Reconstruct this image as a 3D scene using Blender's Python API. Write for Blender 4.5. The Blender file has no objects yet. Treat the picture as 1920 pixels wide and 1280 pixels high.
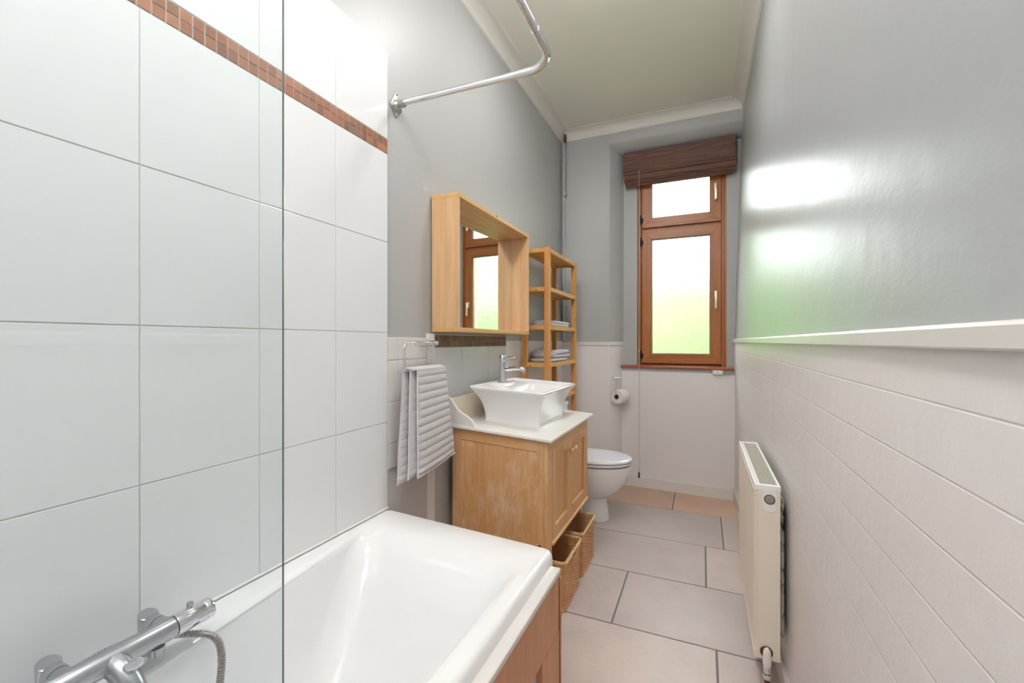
import bpy, bmesh, math, random
from mathutils import Vector, noise
from math import pi, sin, cos, radians
random.seed(7)
S = bpy.context.scene
C = S.collection

# ------------------------------------------------------------------ camera
H = 1.19
cam_d = bpy.data.cameras.new('camera')
cam_d.sensor_width = 36.0
cam_d.lens = 820.0 / 1920.0 * 36.0
cam_d.clip_start = 0.02
cam = bpy.data.objects.new('camera', cam_d)
C.objects.link(cam)
cam.location = (0, 0, H)
cam.rotation_euler = (pi / 2, 0, math.atan((1318 - 960) / 820.0))
S.camera = cam

# ------------------------------------------------------------------ world, sun, exposure
S.view_settings.view_transform = 'Standard'
S.view_settings.look = 'None'
S.view_settings.gamma = 1
S.view_settings.use_curve_mapping = False
S.view_settings.exposure = 0.95
w = bpy.data.worlds.new('overcast_sky')
S.world = w
w.use_nodes = True
bg = w.node_tree.nodes['Background']
bg.inputs['Color'].default_value = (0.93, 0.96, 1.0, 1)
bg.inputs['Strength'].default_value = 7.4
sun_d = bpy.data.lights.new('sun', 'SUN')
sun_d.energy = 5.0
sun_d.angle = radians(3)
sun_d.color = (1, .96, .88)
sun = bpy.data.objects.new('sun', sun_d)
sun.rotation_euler = (radians(38), 0, radians(-20))
C.objects.link(sun)

LAMP_POWER = 1.0


# ------------------------------------------------------------------ materials
def lin(c):
    return tuple(((x / 255 / 12.92) if x / 255 <= .04045 else ((x / 255 + .055) / 1.055) ** 2.4) for x in c) + (1,)


class NT:
    def __init__(s, name, rough=.5, color=(200, 200, 200), metal=0.0, spec=.5, coat=0.0):
        s.m = bpy.data.materials.new(name)
        s.m.use_nodes = True
        s.t = s.m.node_tree
        s.b = s.t.nodes['Principled BSDF']
        s.out = s.t.nodes['Material Output']
        s.b.inputs['Base Color'].default_value = lin(color)
        s.b.inputs['Roughness'].default_value = rough
        s.b.inputs['Metallic'].default_value = metal
        s.b.inputs['Specular IOR Level'].default_value = spec
        s.b.inputs['Coat Weight'].default_value = coat
        s.b.inputs['Coat Roughness'].default_value = .1
        s.tc = None

    def n(s, typ, **kw):
        nd = s.t.nodes.new(typ)
        for k, v in kw.items():
            setattr(nd, k, v)
        return nd

    def l(s, a, b):
        s.t.links.new(a, b)

    def obj(s):
        # world-scale coordinates of the thing itself
        if s.tc is None:
            s.tc = s.n('ShaderNodeTexCoord')
        return s.tc.outputs['Object']

    def mapped(s, scale=(1, 1, 1), rot=(0, 0, 0), loc=(0, 0, 0)):
        mp = s.n('ShaderNodeMapping')
        mp.inputs['Scale'].default_value = scale
        mp.inputs['Rotation'].default_value = rot
        mp.inputs['Location'].default_value = loc
        s.l(s.obj(), mp.inputs[0])
        return mp.outputs[0]

    def noise(s, vec, scale=5, detail=4, rough=.5, dist=0):
        nd = s.n('ShaderNodeTexNoise')
        nd.inputs['Scale'].default_value = scale
        nd.inputs['Detail'].default_value = detail
        nd.inputs['Roughness'].default_value = rough
        nd.inputs['Distortion'].default_value = dist
        s.l(vec, nd.inputs['Vector'])
        return nd.outputs['Fac']

    def ramp(s, fac, stops):
        r = s.n('ShaderNodeValToRGB')
        el = r.color_ramp.elements
        while len(el) < len(stops):
            el.new(.5)
        for e, (p, c) in zip(el, stops):
            e.position = p
            e.color = lin(c) if len(c) == 3 else c
        s.l(fac, r.inputs[0])
        return r.outputs[0]

    def mix(s, fac, a, b, mode='MIX'):
        mx = s.n('ShaderNodeMix', data_type='RGBA', blend_type=mode)
        for k, v in ((0, fac), (6, a), (7, b)):
            if hasattr(v, 'is_output'):
                s.l(v, mx.inputs[k])
            else:
                mx.inputs[k].default_value = v
        return mx.outputs[2]

    def math(s, op, a, b=None):
        nd = s.n('ShaderNodeMath', operation=op)
        for k, v in ((0, a), (1, b)):
            if v is None:
                continue
            if hasattr(v, 'is_output'):
                s.l(v, nd.inputs[k])
            else:
                nd.inputs[k].default_value = v
        return nd.outputs[0]

    def col(s, sock):
        s.l(sock, s.b.inputs['Base Color'])

    def rgh(s, sock):
        s.l(sock, s.b.inputs['Roughness'])

    def bump(s, h, strength=.3, dist=.01, prev=None):
        bp = s.n('ShaderNodeBump')
        bp.inputs['Strength'].default_value = strength
        bp.inputs['Distance'].default_value = dist
        s.l(h, bp.inputs['Height'])
        if prev is not None:
            s.l(prev, bp.inputs['Normal'])
        s.l(bp.outputs[0], s.b.inputs['Normal'])
        return bp.outputs[0]

    def island(s):
        g = s.n('ShaderNodeNewGeometry')
        return g.outputs['Random Per Island']


M = {}


def plain(name, color, rough=.5, metal=0.0, **kw):
    k = NT(name, rough, color, metal, **kw)
    M[name] = k.m
    return k


def wall_paint(name, color, rough, bumps=.12, coat=0.0, spec=.5, tint=None):
    k = plain(name, color, rough, coat=coat, spec=spec)
    a = k.noise(k.mapped((1, 1, 1)), 3.2, 5, .55)
    b = k.noise(k.mapped((1, .35, 1)), 26, 4, .6)
    h = k.math('ADD', k.math('MULTIPLY', a, 1.2), k.math('MULTIPLY', b, .25))
    k.bump(h, bumps, .03)
    c = lin(color)
    d = tuple(x * .93 for x in c[:3]) + (1,)
    k.col(k.mix(k.noise(k.mapped(), 1.3, 3), d, c))
    return k


wall_paint('grey_wall_paint', (184, 185, 185), .42, .10)
wall_paint('grey_gloss_wall_paint', (178, 181, 183), .33, .10, spec=.7)
wall_paint('white_wall_paint', (238, 234, 234), .42, .06)
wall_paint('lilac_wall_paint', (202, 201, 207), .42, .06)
wall_paint('ceiling_paint', (246, 245, 234), .7, .05)
wall_paint('coving_paint', (232, 229, 222), .5, .05)
wall_paint('white_gloss_paint', (232, 228, 225), .28, .08)
k = plain('white_tile_glaze', (232, 234, 236), .16)
k.bump(k.noise(k.mapped(), 7, 2), .05, .02)
k = plain('tile_grout', (206, 206, 200), .8)
k = plain('painted_tile', (228, 223, 221), .35)
k.bump(k.noise(k.mapped(), 22, 4), .12, .01)
k = plain('grey_tile_glaze', (212, 213, 214), .25)
k.bump(k.noise(k.mapped(), 9, 2), .05, .02)

# painted small tiles on the right wall: shallow joints
k = plain('painted_wall_tile', (233, 227, 226), .36)
sep = k.n('ShaderNodeSeparateXYZ')
k.l(k.obj(), sep.inputs[0])
z = k.math('MULTIPLY', k.math('SUBTRACT', sep.outputs[2], 1.032 - .0835 * 20), 1 / .0835)
fz = k.math('ABSOLUTE', k.math('SUBTRACT', k.math('FRACT', k.math('ADD', z, .5)), .5))
gz = k.math('MINIMUM', k.math('MULTIPLY', fz, 1 / .026), 1.0)
y = k.math('MULTIPLY', k.math('SUBTRACT', sep.outputs[1], 1.58 - 20 * .45), 1 / .45)
fy = k.math('ABSOLUTE', k.math('SUBTRACT', k.math('FRACT', k.math('ADD', y, .5)), .5))
gy = k.math('MINIMUM', k.math('MULTIPLY', fy, 1 / .005), 1.0)
g = k.math('MINIMUM', gz, k.math('MAXIMUM', gy, k.math('LESS_THAN', sep.outputs[1], 1.5)))
n1 = k.bump(g, .55, .0013)
n2 = k.noise(k.mapped(), 12, 5, .6)
k.bump(n2, .12, .02, n1)
w_ = k.math('ADD', k.math('MULTIPLY', g, .0), k.noise(k.mapped((1, 1, 1)), 2, 3))
k.col(k.mix(w_, lin((228, 222, 221)), lin((238, 234, 234))))

# mosaic
k = plain('terracotta_mosaic', (160, 100, 75), .3)
r = k.ramp(k.island(), [(0, (166, 104, 76)), (.25, (186, 124, 94)), (.5, (142, 98, 76)), (.75, (198, 134, 102)), (1, (134, 106, 90))])
nn = k.noise(k.mapped(), 90, 4, .7)
k.col(k.mix(k.math('MULTIPLY', nn, .55), r, lin((120, 96, 82))))
k = plain('brown_mosaic', (110, 85, 70), .5)
r = k.ramp(k.island(), [(0, (92, 66, 54)), (.3, (116, 88, 66)), (.6, (84, 58, 52)), (1, (132, 104, 78))])
nn = k.noise(k.mapped((1, 1, .3)), 120, 3, .7)
k.col(k.mix(k.math('MULTIPLY', nn, .5), r, lin((140, 118, 92))))

# floor
for nm, rp in (('stone_floor_tile', [(.3, (196, 183, 180)), (.5, (206, 193, 189)), (.7, (213, 200, 194))]), ('warm_floor_tile', [(.3, (212, 178, 154)), (.5, (220, 188, 164)), (.7, (226, 196, 174))])):
  k = plain(nm, (190, 178, 178), .42)
  nn = k.noise(k.mapped(), 2.4, 5, .6)
  c1 = k.ramp(nn, rp)
  isl = k.ramp(k.island(), [(0, (236, 236, 236)), (1, (255, 252, 248))])
  c1 = k.mix(1.0, c1, isl, 'MULTIPLY')
  sp = k.noise(k.mapped(), 160, 3, .7)
  c1 = k.mix(k.math('MULTIPLY', k.math('GREATER_THAN', sp, .66), .35), c1, lin((160, 148, 142)))
  k.col(c1)
  hgt = k.math('ADD', k.noise(k.mapped((1, .6, 1), (0, 0, .5)), 9, 7, .62, .6), k.math('MULTIPLY', k.noise(k.mapped(), 60, 3), .15))
  k.bump(hgt, .38, .012)
plain('floor_grout', (128, 120, 118), .8)


def wood(name, c_dark, c_mid, c_light, axis, rough=.45, scale=1.0, knots=True, white=0.0):
    k = plain(name, c_mid, rough)
    sc = [22 * scale] * 3
    sc[axis] = 1.3 * scale
    v = k.mapped(tuple(sc))
    a = k.noise(v, 1.6, 6, .6, .6)
    c = k.ramp(a, [(.28, c_dark), (.5, c_mid), (.72, c_light)])
    fine = [120 * scale] * 3
    fine[axis] = 4 * scale
    f = k.noise(k.mapped(tuple(fine)), 1.5, 3, .6)
    c = k.mix(k.math('MULTIPLY', f, .28), c, lin(tuple(int(x * .8) for x in c_dark)))
    bl = [9.0] * 3
    bl[axis] = .8
    brd = k.noise(k.mapped(tuple(bl)), 1.0, 1)
    c = k.mix(k.math('MULTIPLY', brd, .35), c, lin(c_light))
    if knots:
        kn = [11.0] * 3
        kn[axis] = 5.0
        vo = k.n('ShaderNodeTexVoronoi')
        k.l(k.mapped(tuple(kn)), vo.inputs['Vector'])
        vo.inputs['Scale'].default_value = .9
        near = k.math('LESS_THAN', vo.outputs['Distance'], .055)
        c = k.mix(k.math('MULTIPLY', near, .7), c, lin((132, 80, 40)))
    if white > 0:
        wn = [70.0] * 3
        wn[axis] = 11
        p = k.noise(k.mapped(tuple(wn)), 1.4, 7, .72, .9)
        big = k.noise(k.mapped((5, 5, 3)), 1.2, 4, .6)
        s_ = k.math('ADD', p, k.math('MULTIPLY', k.math('SUBTRACT', big, .5), 1.0))
        msk = k.ramp(s_, [(.47, (0, 0, 0, 1)), (.70, (1, 1, 1, 1))])
        c = k.mix(k.math('MULTIPLY', msk, white), c, lin((240, 218, 192)))
    k.col(c)
    k.bump(f, .12, .004)
    return k


wood('pine_x', (200, 146, 90), (222, 172, 114), (234, 190, 136), 0)
wood('pine_y', (204, 150, 92), (224, 176, 116), (236, 194, 140), 1)
wood('pine_z', (206, 156, 108), (228, 184, 136), (238, 200, 156), 2)
wood('honey_pine_x', (196, 132, 66), (216, 156, 88), (228, 176, 108), 0)
wood('honey_pine_y', (200, 140, 72), (222, 168, 96), (234, 186, 116), 1)
wood('honey_pine_z', (196, 130, 66), (214, 152, 86), (226, 170, 104), 2)
wood('vanity_wood_z', (214, 156, 98), (226, 172, 114), (234, 188, 134), 2, white=.28)
wood('vanity_wood_y', (214, 158, 100), (226, 174, 116), (236, 190, 136), 1, knots=False, white=.18)
wood('vanity_wood_x', (216, 158, 100), (228, 174, 116), (236, 190, 136), 0, knots=False, white=.3)
wood('worn_panel_wood', (212, 150, 92), (224, 168, 110), (232, 186, 134), 2, knots=False, white=.62, rough=.55)
wood('bath_panel_wood', (198, 134, 92), (208, 144, 100), (216, 156, 112), 2, knots=False, rough=.4)
wood('window_wood_z', (146, 82, 38), (176, 106, 54), (194, 124, 68), 2, knots=False, rough=.32)
wood('window_wood_x', (146, 82, 38), (176, 106, 54), (194, 124, 68), 0, knots=False, rough=.32)
wood('sill_wood', (150, 80, 52), (172, 98, 66), (184, 112, 78), 0, knots=False, rough=.4)

plain('black_rubber', (30, 26, 26), .6)
plain('dark_gap', (28, 22, 20), .8)
plain('chrome', (226, 228, 232), .09, 1.0)
plain('zinc', (190, 192, 188), .35, 1.0)
k = plain('brushed_chrome', (186, 189, 194), .27, 1.0)
k.bump(k.noise(k.mapped((300, 8, 300)), 2, 2), .05, .001)
plain('hose_steel', (176, 172, 168), .3, 1.0)
plain('brass_white', (236, 226, 196), .25, .35)
plain('ceramic', (246, 246, 248), .07, coat=.3)
plain('bath_acrylic', (246, 246, 248), .12, coat=.2)
plain('toilet_plastic', (232, 233, 240), .15, coat=.2)
k = plain('worktop_paint', (240, 236, 231), .33)
k.bump(k.noise(k.mapped((1, 4, 1)), 30, 3), .05, .004)
plain('cream_paint', (244, 230, 208), .4)
k = plain('radiator_enamel', (236, 226, 212), .35)
ch = k.noise(k.mapped(), 55, 5, .7)
k.col(k.mix(k.math('GREATER_THAN', ch, .745), lin((236, 226, 212)), lin((120, 84, 60))))
plain('radiator_white', (240, 240, 240), .35)
k = plain('radiator_grille', (186, 182, 170), .7)
k.bump(k.noise(k.mapped(), 90, 3), .3, .01)
k = plain('dirty_back_panel', (190, 182, 170), .6)
ch = k.noise(k.mapped((3, 3, 1)), 14, 5, .7)
k.col(k.ramp(ch, [(.38, (28, 26, 26)), (.43, (150, 150, 150)), (.5, (212, 204, 192))]))
plain('rusty_pipe', (96, 56, 38), .6, .2)
plain('white_plastic', (236, 236, 232), .4)
plain('grey_plastic', (150, 142, 136), .35)
plain('string', (206, 196, 184), .8)
plain('card_tube', (120, 84, 60), .9)
k = plain('toilet_paper', (244, 241, 236), .95)
k.bump(k.noise(k.mapped(), 180, 2), .15, .002)
for nm, c in (('towel_terry', (250, 247, 249)), ('folded_terry', (248, 244, 250))):
    k = plain(nm, c, 1.0, spec=.1)
    a = k.noise(k.mapped(), 260, 3, .8)
    b = k.noise(k.mapped(), 700, 2, .8)
    k.bump(k.math('ADD', a, b), .9, .004)
    cc = lin(c)
    k.col(k.mix(k.ramp(a, [(.35, (0, 0, 0, 1)), (.62, (1, 1, 1, 1))]), tuple(x * .86 for x in cc[:3]) + (1,), cc))
    k.b.inputs['Sheen Weight'].default_value = .4
plain('towel_hem', (236, 232, 238), .9)
for nm, c in (('wicker', (228, 168, 116)), ('wicker_pale', (238, 194, 142))):
    k = plain(nm, c, .5)
    a = k.noise(k.mapped(), 45, 4, .6)
    cc = lin(c)
    k.col(k.mix(a, tuple(x * .62 for x in cc[:3]) + (1,), tuple(min(1, x * 1.25) for x in cc[:3]) + (1,)))
# bamboo blind
k = plain('bamboo_weave', (92, 54, 42), .55)
sep = k.n('ShaderNodeSeparateXYZ')
k.l(k.obj(), sep.inputs[0])
a = k.noise(k.mapped((3, 3, 150)), 1.4, 3, .6)
b = k.noise(k.mapped((110, 110, 1)), 1.0, 2, .5)
fx = k.math('FRACT', k.math('MULTIPLY', sep.outputs[0], 62))
th = k.math('LESS_THAN', fx, .22)
c = k.ramp(a, [(.32, (64, 38, 32)), (.5, (116, 76, 60)), (.7, (150, 104, 80))])
c = k.mix(k.math('MULTIPLY', th, .45), c, lin((58, 34, 30)))
c = k.mix(k.math('MULTIPLY', b, .3), c, lin((60, 36, 34)))
k.col(c)
fz = k.math('FRACT', k.math('MULTIPLY', sep.outputs[2], 190))
k.bump(fz, .5, .003)

# mirror, window glass, screen glass
k = plain('mirror_silver', (238, 240, 240), .015, 1.0)


def thin_glass(name, tint, refr_rough, frac_clear, bumpy, gloss=.06):
    m = bpy.data.materials.new(name)
    m.use_nodes = True
    t = m.node_tree
    t.nodes.clear()
    out = t.nodes.new('ShaderNodeOutputMaterial')
    tr = t.nodes.new('ShaderNodeBsdfTransparent')
    tr.inputs[0].default_value = tint
    gl = t.nodes.new('ShaderNodeBsdfGlossy')
    gl.inputs['Roughness'].default_value = .02 if not bumpy else .15
    last = tr.outputs[0]
    if bumpy:
        rf = t.nodes.new('ShaderNodeBsdfRefraction')
        rf.inputs['IOR'].default_value = 1.25
        rf.inputs['Roughness'].default_value = refr_rough
        rf.inputs['Color'].default_value = tint
        tc = t.nodes.new('ShaderNodeTexCoord')
        vo = t.nodes.new('ShaderNodeTexVoronoi')
        vo.feature = 'SMOOTH_F1'
        vo.inputs['Scale'].default_value = 95
        nz = t.nodes.new('ShaderNodeTexNoise')
        nz.inputs['Scale'].default_value = 40
        bp = t.nodes.new('ShaderNodeBump')
        bp.inputs['Strength'].default_value = 1.0
        bp.inputs['Distance'].default_value = .006
        mp = t.nodes.new('ShaderNodeMapping')
        mp.inputs['Scale'].default_value = (1, 1, .75)
        t.links.new(tc.outputs['Object'], mp.inputs[0])
        t.links.new(mp.outputs[0], vo.inputs['Vector'])
        t.links.new(vo.outputs['Distance'], bp.inputs['Height'])
        t.links.new(bp.outputs[0], rf.inputs['Normal'])
        t.links.new(bp.outputs[0], gl.inputs['Normal'])
        mx = t.nodes.new('ShaderNodeMixShader')
        mx.inputs[0].default_value = frac_clear
        t.links.new(rf.outputs[0], mx.inputs[1])
        t.links.new(tr.outputs[0], mx.inputs[2])
        last = mx.outputs[0]
    m2 = t.nodes.new('ShaderNodeMixShader')
    m2.inputs[0].default_value = gloss
    t.links.new(last, m2.inputs[1])
    t.links.new(gl.outputs[0], m2.inputs[2])
    t.links.new(m2.outputs[0], out.inputs[0])
    M[name] = m


thin_glass('obscure_glass', (.97, 1, .97, 1), .2, .12, True)
thin_glass('screen_glass', (.955, .978, .985, 1), 0, 1, False, .05)
plain('glass_edge', (120, 138, 134), .15)


def emit(name, color, strength):
    m = bpy.data.materials.new(name)
    m.use_nodes = True
    b = m.node_tree.nodes['Principled BSDF']
    b.inputs['Base Color'].default_value = (.9, .9, .9, 1)
    b.inputs['Emission Color'].default_value = color
    b.inputs['Emission Strength'].default_value = strength
    M[name] = m


emit('fill_lamp_opal', (1, .97, .955, 1), 20 * LAMP_POWER)  # glow of the added globe lamps, fill from out of view
emit('flat_fill_opal', (1, .975, .965, 1), 31 * LAMP_POWER)  # glow of the added flat lamp, fill for the far end
k = plain('lawn', (120, 170, 60), .9)
k.col(k.mix(k.noise(k.mapped(), 3, 5), lin((70, 96, 48)), lin((96, 122, 60))))
k = plain('foliage', (110, 165, 60), .8)
k.col(k.mix(k.noise(k.mapped(), 2.2, 6, .7), lin((40, 76, 28)), lin((84, 120, 54))))

# ------------------------------------------------------------------ mesh helpers
LOC = {}


def tag(o, label=None, cat=None, group=None, kind=None):
    if label: o['label'] = label
    if cat: o['category'] = cat
    if group: o['group'] = group
    if kind: o['kind'] = kind
    return o


def thing(name, loc, label, cat, group=None, kind=None):
    o = bpy.data.objects.new(name, None)
    o.empty_display_size = .05
    C.objects.link(o)
    o.location = loc
    LOC[o.name] = Vector(loc)
    return tag(o, label, cat, group, kind)


class B:
    """collects shapes of one part"""

    def __init__(s):
        s.bm = bmesh.new()

    def box(s, a, b, bev=0.0, seg=2):
        x0, x1 = sorted((a[0], b[0])); y0, y1 = sorted((a[1], b[1])); z0, z1 = sorted((a[2], b[2]))
        vs = [s.bm.verts.new(p) for p in ((x0, y0, z0), (x1, y0, z0), (x1, y1, z0), (x0, y1, z0),
                                          (x0, y0, z1), (x1, y0, z1), (x1, y1, z1), (x0, y1, z1))]
        fs = [s.bm.faces.new([vs[i] for i in q]) for q in
              ((0, 3, 2, 1), (4, 5, 6, 7), (0, 1, 5, 4), (1, 2, 6, 5), (2, 3, 7, 6), (3, 0, 4, 7))]
        if bev > 0:
            es = list({e for f in fs for e in f.edges})
            bmesh.ops.bevel(s.bm, geom=es, offset=bev, segments=seg, affect='EDGES', profile=.5)
        return s

    def prism(s, pts, lo, hi, axis='z', bev=0.0, seg=2):
        def P(p, h):
            if axis == 'z': return (p[0], p[1], h)
            if axis == 'x': return (h, p[0], p[1])
            return (p[0], h, p[1])
        a = [s.bm.verts.new(P(p, lo)) for p in pts]
        b = [s.bm.verts.new(P(p, hi)) for p in pts]
        n = len(pts)
        fs = [s.bm.faces.new(a[::-1]), s.bm.faces.new(b)]
        for i in range(n):
            fs.append(s.bm.faces.new((a[i], a[(i + 1) % n], b[(i + 1) % n], b[i])))
        bmesh.ops.recalc_face_normals(s.bm, faces=fs)
        if bev > 0:
            es = list({e for f in fs for e in f.edges})
            bmesh.ops.bevel(s.bm, geom=es, offset=bev, segments=seg, affect='EDGES', profile=.5)
        return s

    def tube(s, pts, r, n=12, cap=True, closed=False):
        pts = [Vector(p) for p in pts]
        R = r if isinstance(r, (list, tuple)) else [r] * len(pts)
        m = len(pts)
        rings = []
        up = None
        for i, p in enumerate(pts):
            if closed:
                d = pts[(i + 1) % m] - pts[i - 1]
            else:
                d = pts[min(i + 1, m - 1)] - pts[max(i - 1, 0)]
            d.normalize()
            if up is None:
                up = d.orthogonal().normalized()
            up = (up - d * up.dot(d))
            up = up.normalized() if up.length > 1e-6 else d.orthogonal().normalized()
            v = d.cross(up)
            rings.append([s.bm.verts.new(p + (up * cos(2 * pi * j / n) + v * sin(2 * pi * j / n)) * R[i]) for j in range(n)])
        fs = []
        for i in range(m if closed else m - 1):
            a, b = rings[i], rings[(i + 1) % m]
            for j in range(n):
                fs.append(s.bm.faces.new((a[j], a[(j + 1) % n], b[(j + 1) % n], b[j])))
        if cap and not closed:
            fs.append(s.bm.faces.new(rings[0][::-1]))
            fs.append(s.bm.faces.new(rings[-1]))
        return s

    def cyl(s, a, b, r, n=24, r2=None):
        return s.tube([a, b], [r, r if r2 is None else r2], n)

    def lathe(s, prof, c, axis='z', n=32):
        # prof: (r, h) along the axis from c
        rings = []
        for r, h in prof:
            ring = []
            for j in range(n):
                a = 2 * pi * j / n
                u, v = r * cos(a), r * sin(a)
                if axis == 'z': p = (c[0] + u, c[1] + v, c[2] + h)
                elif axis == 'x': p = (c[0] + h, c[1] + u, c[2] + v)
                else: p = (c[0] + v, c[1] + h, c[2] + u)
                ring.append(s.bm.verts.new(p))
            rings.append(ring)
        fs = []
        for a, b in zip(rings, rings[1:]):
            for j in range(n):
                fs.append(s.bm.faces.new((a[j], a[(j + 1) % n], b[(j + 1) % n], b[j])))
        fs.append(s.bm.faces.new(rings[0][::-1]))
        fs.append(s.bm.faces.new(rings[-1]))
        bmesh.ops.recalc_face_normals(s.bm, faces=fs)
        return s

    def loft(s, loops, cap0=True, cap1=True, closed=True):
        rings = [[s.bm.verts.new(p) for p in lp] for lp in loops]
        fs = []
        n = len(rings[0])
        for a, b in zip(rings, rings[1:]):
            for j in range(n if closed else n - 1):
                fs.append(s.bm.faces.new((a[j], a[(j + 1) % n], b[(j + 1) % n], b[j])))
        if cap0: fs.append(s.bm.faces.new(rings[0][::-1]))
        if cap1: fs.append(s.bm.faces.new(rings[-1]))
        bmesh.ops.recalc_face_normals(s.bm, faces=fs)
        return s

    def build(s, name, mat, parent=None, smooth=None, skew=None, sub=0):
        off = Vector((0, 0, 0))
        if parent is not None:
            off = LOC[parent.name]
        for v in s.bm.verts:
            if skew:
                v.co.z -= skew[0] * (v.co.x - skew[1])
            v.co -= off
        me = bpy.data.meshes.new(name)
        s.bm.to_mesh(me)
        s.bm.free()
        for m_ in (mat if isinstance(mat, (list, tuple)) else [mat]):
            me.materials.append(M[m_])
        o = bpy.data.objects.new(name, me)
        C.objects.link(o)
        if parent is not None:
            o.parent = parent
            LOC[o.name] = off.copy()
            o.location = (0, 0, 0)
        else:
            LOC[o.name] = Vector((0, 0, 0))
        if smooth is not None:
            me.polygons.foreach_set('use_smooth', [True] * len(me.polygons))
            try:
                me.set_sharp_from_angle(angle=radians(smooth))
            except Exception:
                pass
        if sub:
            md = o.modifiers.new('sub', 'SUBSURF')
            md.levels = md.render_levels = sub
        return o


def rrect(x0, x1, y0, y1, z, r, n=6):
    pts = []
    r = min(r, (x1 - x0) / 2 - 1e-4, (y1 - y0) / 2 - 1e-4)
    for cx, cy, a0 in ((x1 - r, y1 - r, 0), (x0 + r, y1 - r, 90), (x0 + r, y0 + r, 180), (x1 - r, y0 + r, 270)):
        for i in range(n + 1):
            a = radians(a0 + 90 * i / n)
            pts.append((cx + r * cos(a), cy + r * sin(a), z))
    return pts


def bez(pts, n=12):
    # catmull-rom through points
    P = [Vector(p) for p in pts]
    P = [P[0] * 2 - P[1]] + P + [P[-1] * 2 - P[-2]]
    out = []
    for i in range(1, len(P) - 2):
        for k_ in range(n):
            t = k_ / n
            a, b, c, d = P[i - 1], P[i], P[i + 1], P[i + 2]
            out.append(.5 * ((2 * b) + (c - a) * t + (2 * a - 5 * b + 4 * c - d) * t * t + (3 * b - a - 3 * c + d) * t ** 3))
    out.append(P[-2])
    return out


def struct(o, name=None):
    o['kind'] = 'structure'
    return o


# ================================================================== SETTING
YN = -1.1          # near wall (behind the camera)
ZC = 2.96          # ceiling
WL = -1.108        # grey plaster face of the left wall

# floor: stone slabs over dark grout
b = B()
b.box((-1.3, YN - .1, -.08), (.45, 4.0, -.004))
floor = struct(b.build('floor', 'floor_grout'))
rows = [(-1.1, -.435, []), (-.435, .025, [-.63, .13]), (.025, .485, [-.30]), (.485, .945, [-.7, .06]), (.945, 1.405, [-.32]),
        (1.405, 1.863, [-.71, .048]), (1.863, 2.318, [-1.1, -.355]), (2.318, 2.78, [-.745, .014]),
        (2.78, 3.29, [-.65, .11]), (3.29, 3.9, [-.95, -.2])]
b = B()
bw = B()
for y0, y1, js in rows:
    xs = [-1.3] + js + [.45]
    for x0, x1 in zip(xs, xs[1:]):
        if x1 - x0 > .02:
            (bw if y0 > 3.2 else b).box((x0 + .0035, y0 + .0035, -.03), (x1 - .0035, y1 - .0035, 0), .0015, 1)
b.build('floor_slabs', 'stone_floor_tile', floor)
bw.build('floor_slabs', 'warm_floor_tile', floor)

# ceiling and coving
struct(B().box((-1.3, YN - .1, ZC), (.45, 4.0, ZC + .08)).build('ceiling', 'ceiling_paint'))


def cove_profile(d=.075, h=.07, n=6):
    pts = [(0, -h - .004), (.006, -h)]
    for i in range(n + 1):
        a = pi / 2 * i / n
        pts.append((.008 + (d - .014) * (1 - cos(a)), -h + (h - .006) * sin(a)))
    pts += [(d, -.004), (d, 0), (0, 0)]
    return pts


cp = cove_profile()
struct(B().prism([(WL + p[0], ZC + p[1]) for p in cp], YN, 3.6, 'y').build('trim_1', 'coving_paint', smooth=30))
struct(B().prism([(3.6 - p[0], ZC + p[1]) for p in cp], WL, .27, 'x').build('trim_2', 'coving_paint', smooth=30))
struct(B().prism([(.272 - p[0] * 1.05, ZC + p[1]) for p in cp], YN, 3.6, 'y').build('trim_3', 'coving_paint', smooth=30))

# left wall
wl = struct(B().box((-1.28, YN - .1, 0), (WL, 4.0, ZC)).build('wall_left', 'grey_wall_paint'))
# bath tiling: backing, big tiles, mosaic band
b = B()
b.box((-1.109, YN, .50), (-1.1018, 1.336, 2.2905))
b.build('tile_grout', 'tile_grout', wl)
ys = [1.337, 1.081, .812, .537, .265, -.007, -.279, -.551, -.823, YN]
zs = [(.49, .883), (.883, 1.224), (1.224, 1.567), (1.567, 1.901), (1.958, 2.291)]
b = B()
for y1, y0 in zip(ys, ys[1:]):
    for z0, z1 in zs:
        b.box((-1.108, y0 + .0012, z0 + .0012), (-1.1, y1 - .0012, z1 - .0012), .0012, 2)
b.build('glazed_tiles', 'white_tile_glaze', wl)
b = B()
yy = 1.337
while yy > -1.0:
    for z0 in (1.9025, 1.930):
        b.box((-1.107, yy - .0268, z0 + .001), (-1.1, yy - .001, z0 + .0265), .0008, 1)
    yy -= .0278
b.build('mosaic_band', 'terracotta_mosaic', wl)
# painted half-height wall beyond the bath
b = B()
b.box((-1.109, 1.337, 0), (-1.1045, 1.598, .70))
b.build('lower_paint', 'lilac_wall_paint', wl)
b = B()
for z1 in (1.206, 1.118, .958, .798):
    z0 = max({1.206: 1.118, 1.118: .958, .958: .798, .798: .698}[z1], .7)
    for y0, y1 in ((1.339, 1.396), (1.396, 1.596)):
        b.box((-1.109, y0, z0 + .0006), (-1.1, y1, z1 - .0006), .0016, 2)
b.build('painted_tiles', 'painted_tile', wl)
b = B()
b.prism([(-1.109, 1.598), (-1.109, 1.648), (-1.096, 1.648), (-1.09, 1.64), (-1.09, 1.628), (-1.102, 1.600)], 0, 1.225, 'z')
b.build('corner_bead', 'white_gloss_paint', wl, smooth=30)
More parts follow.
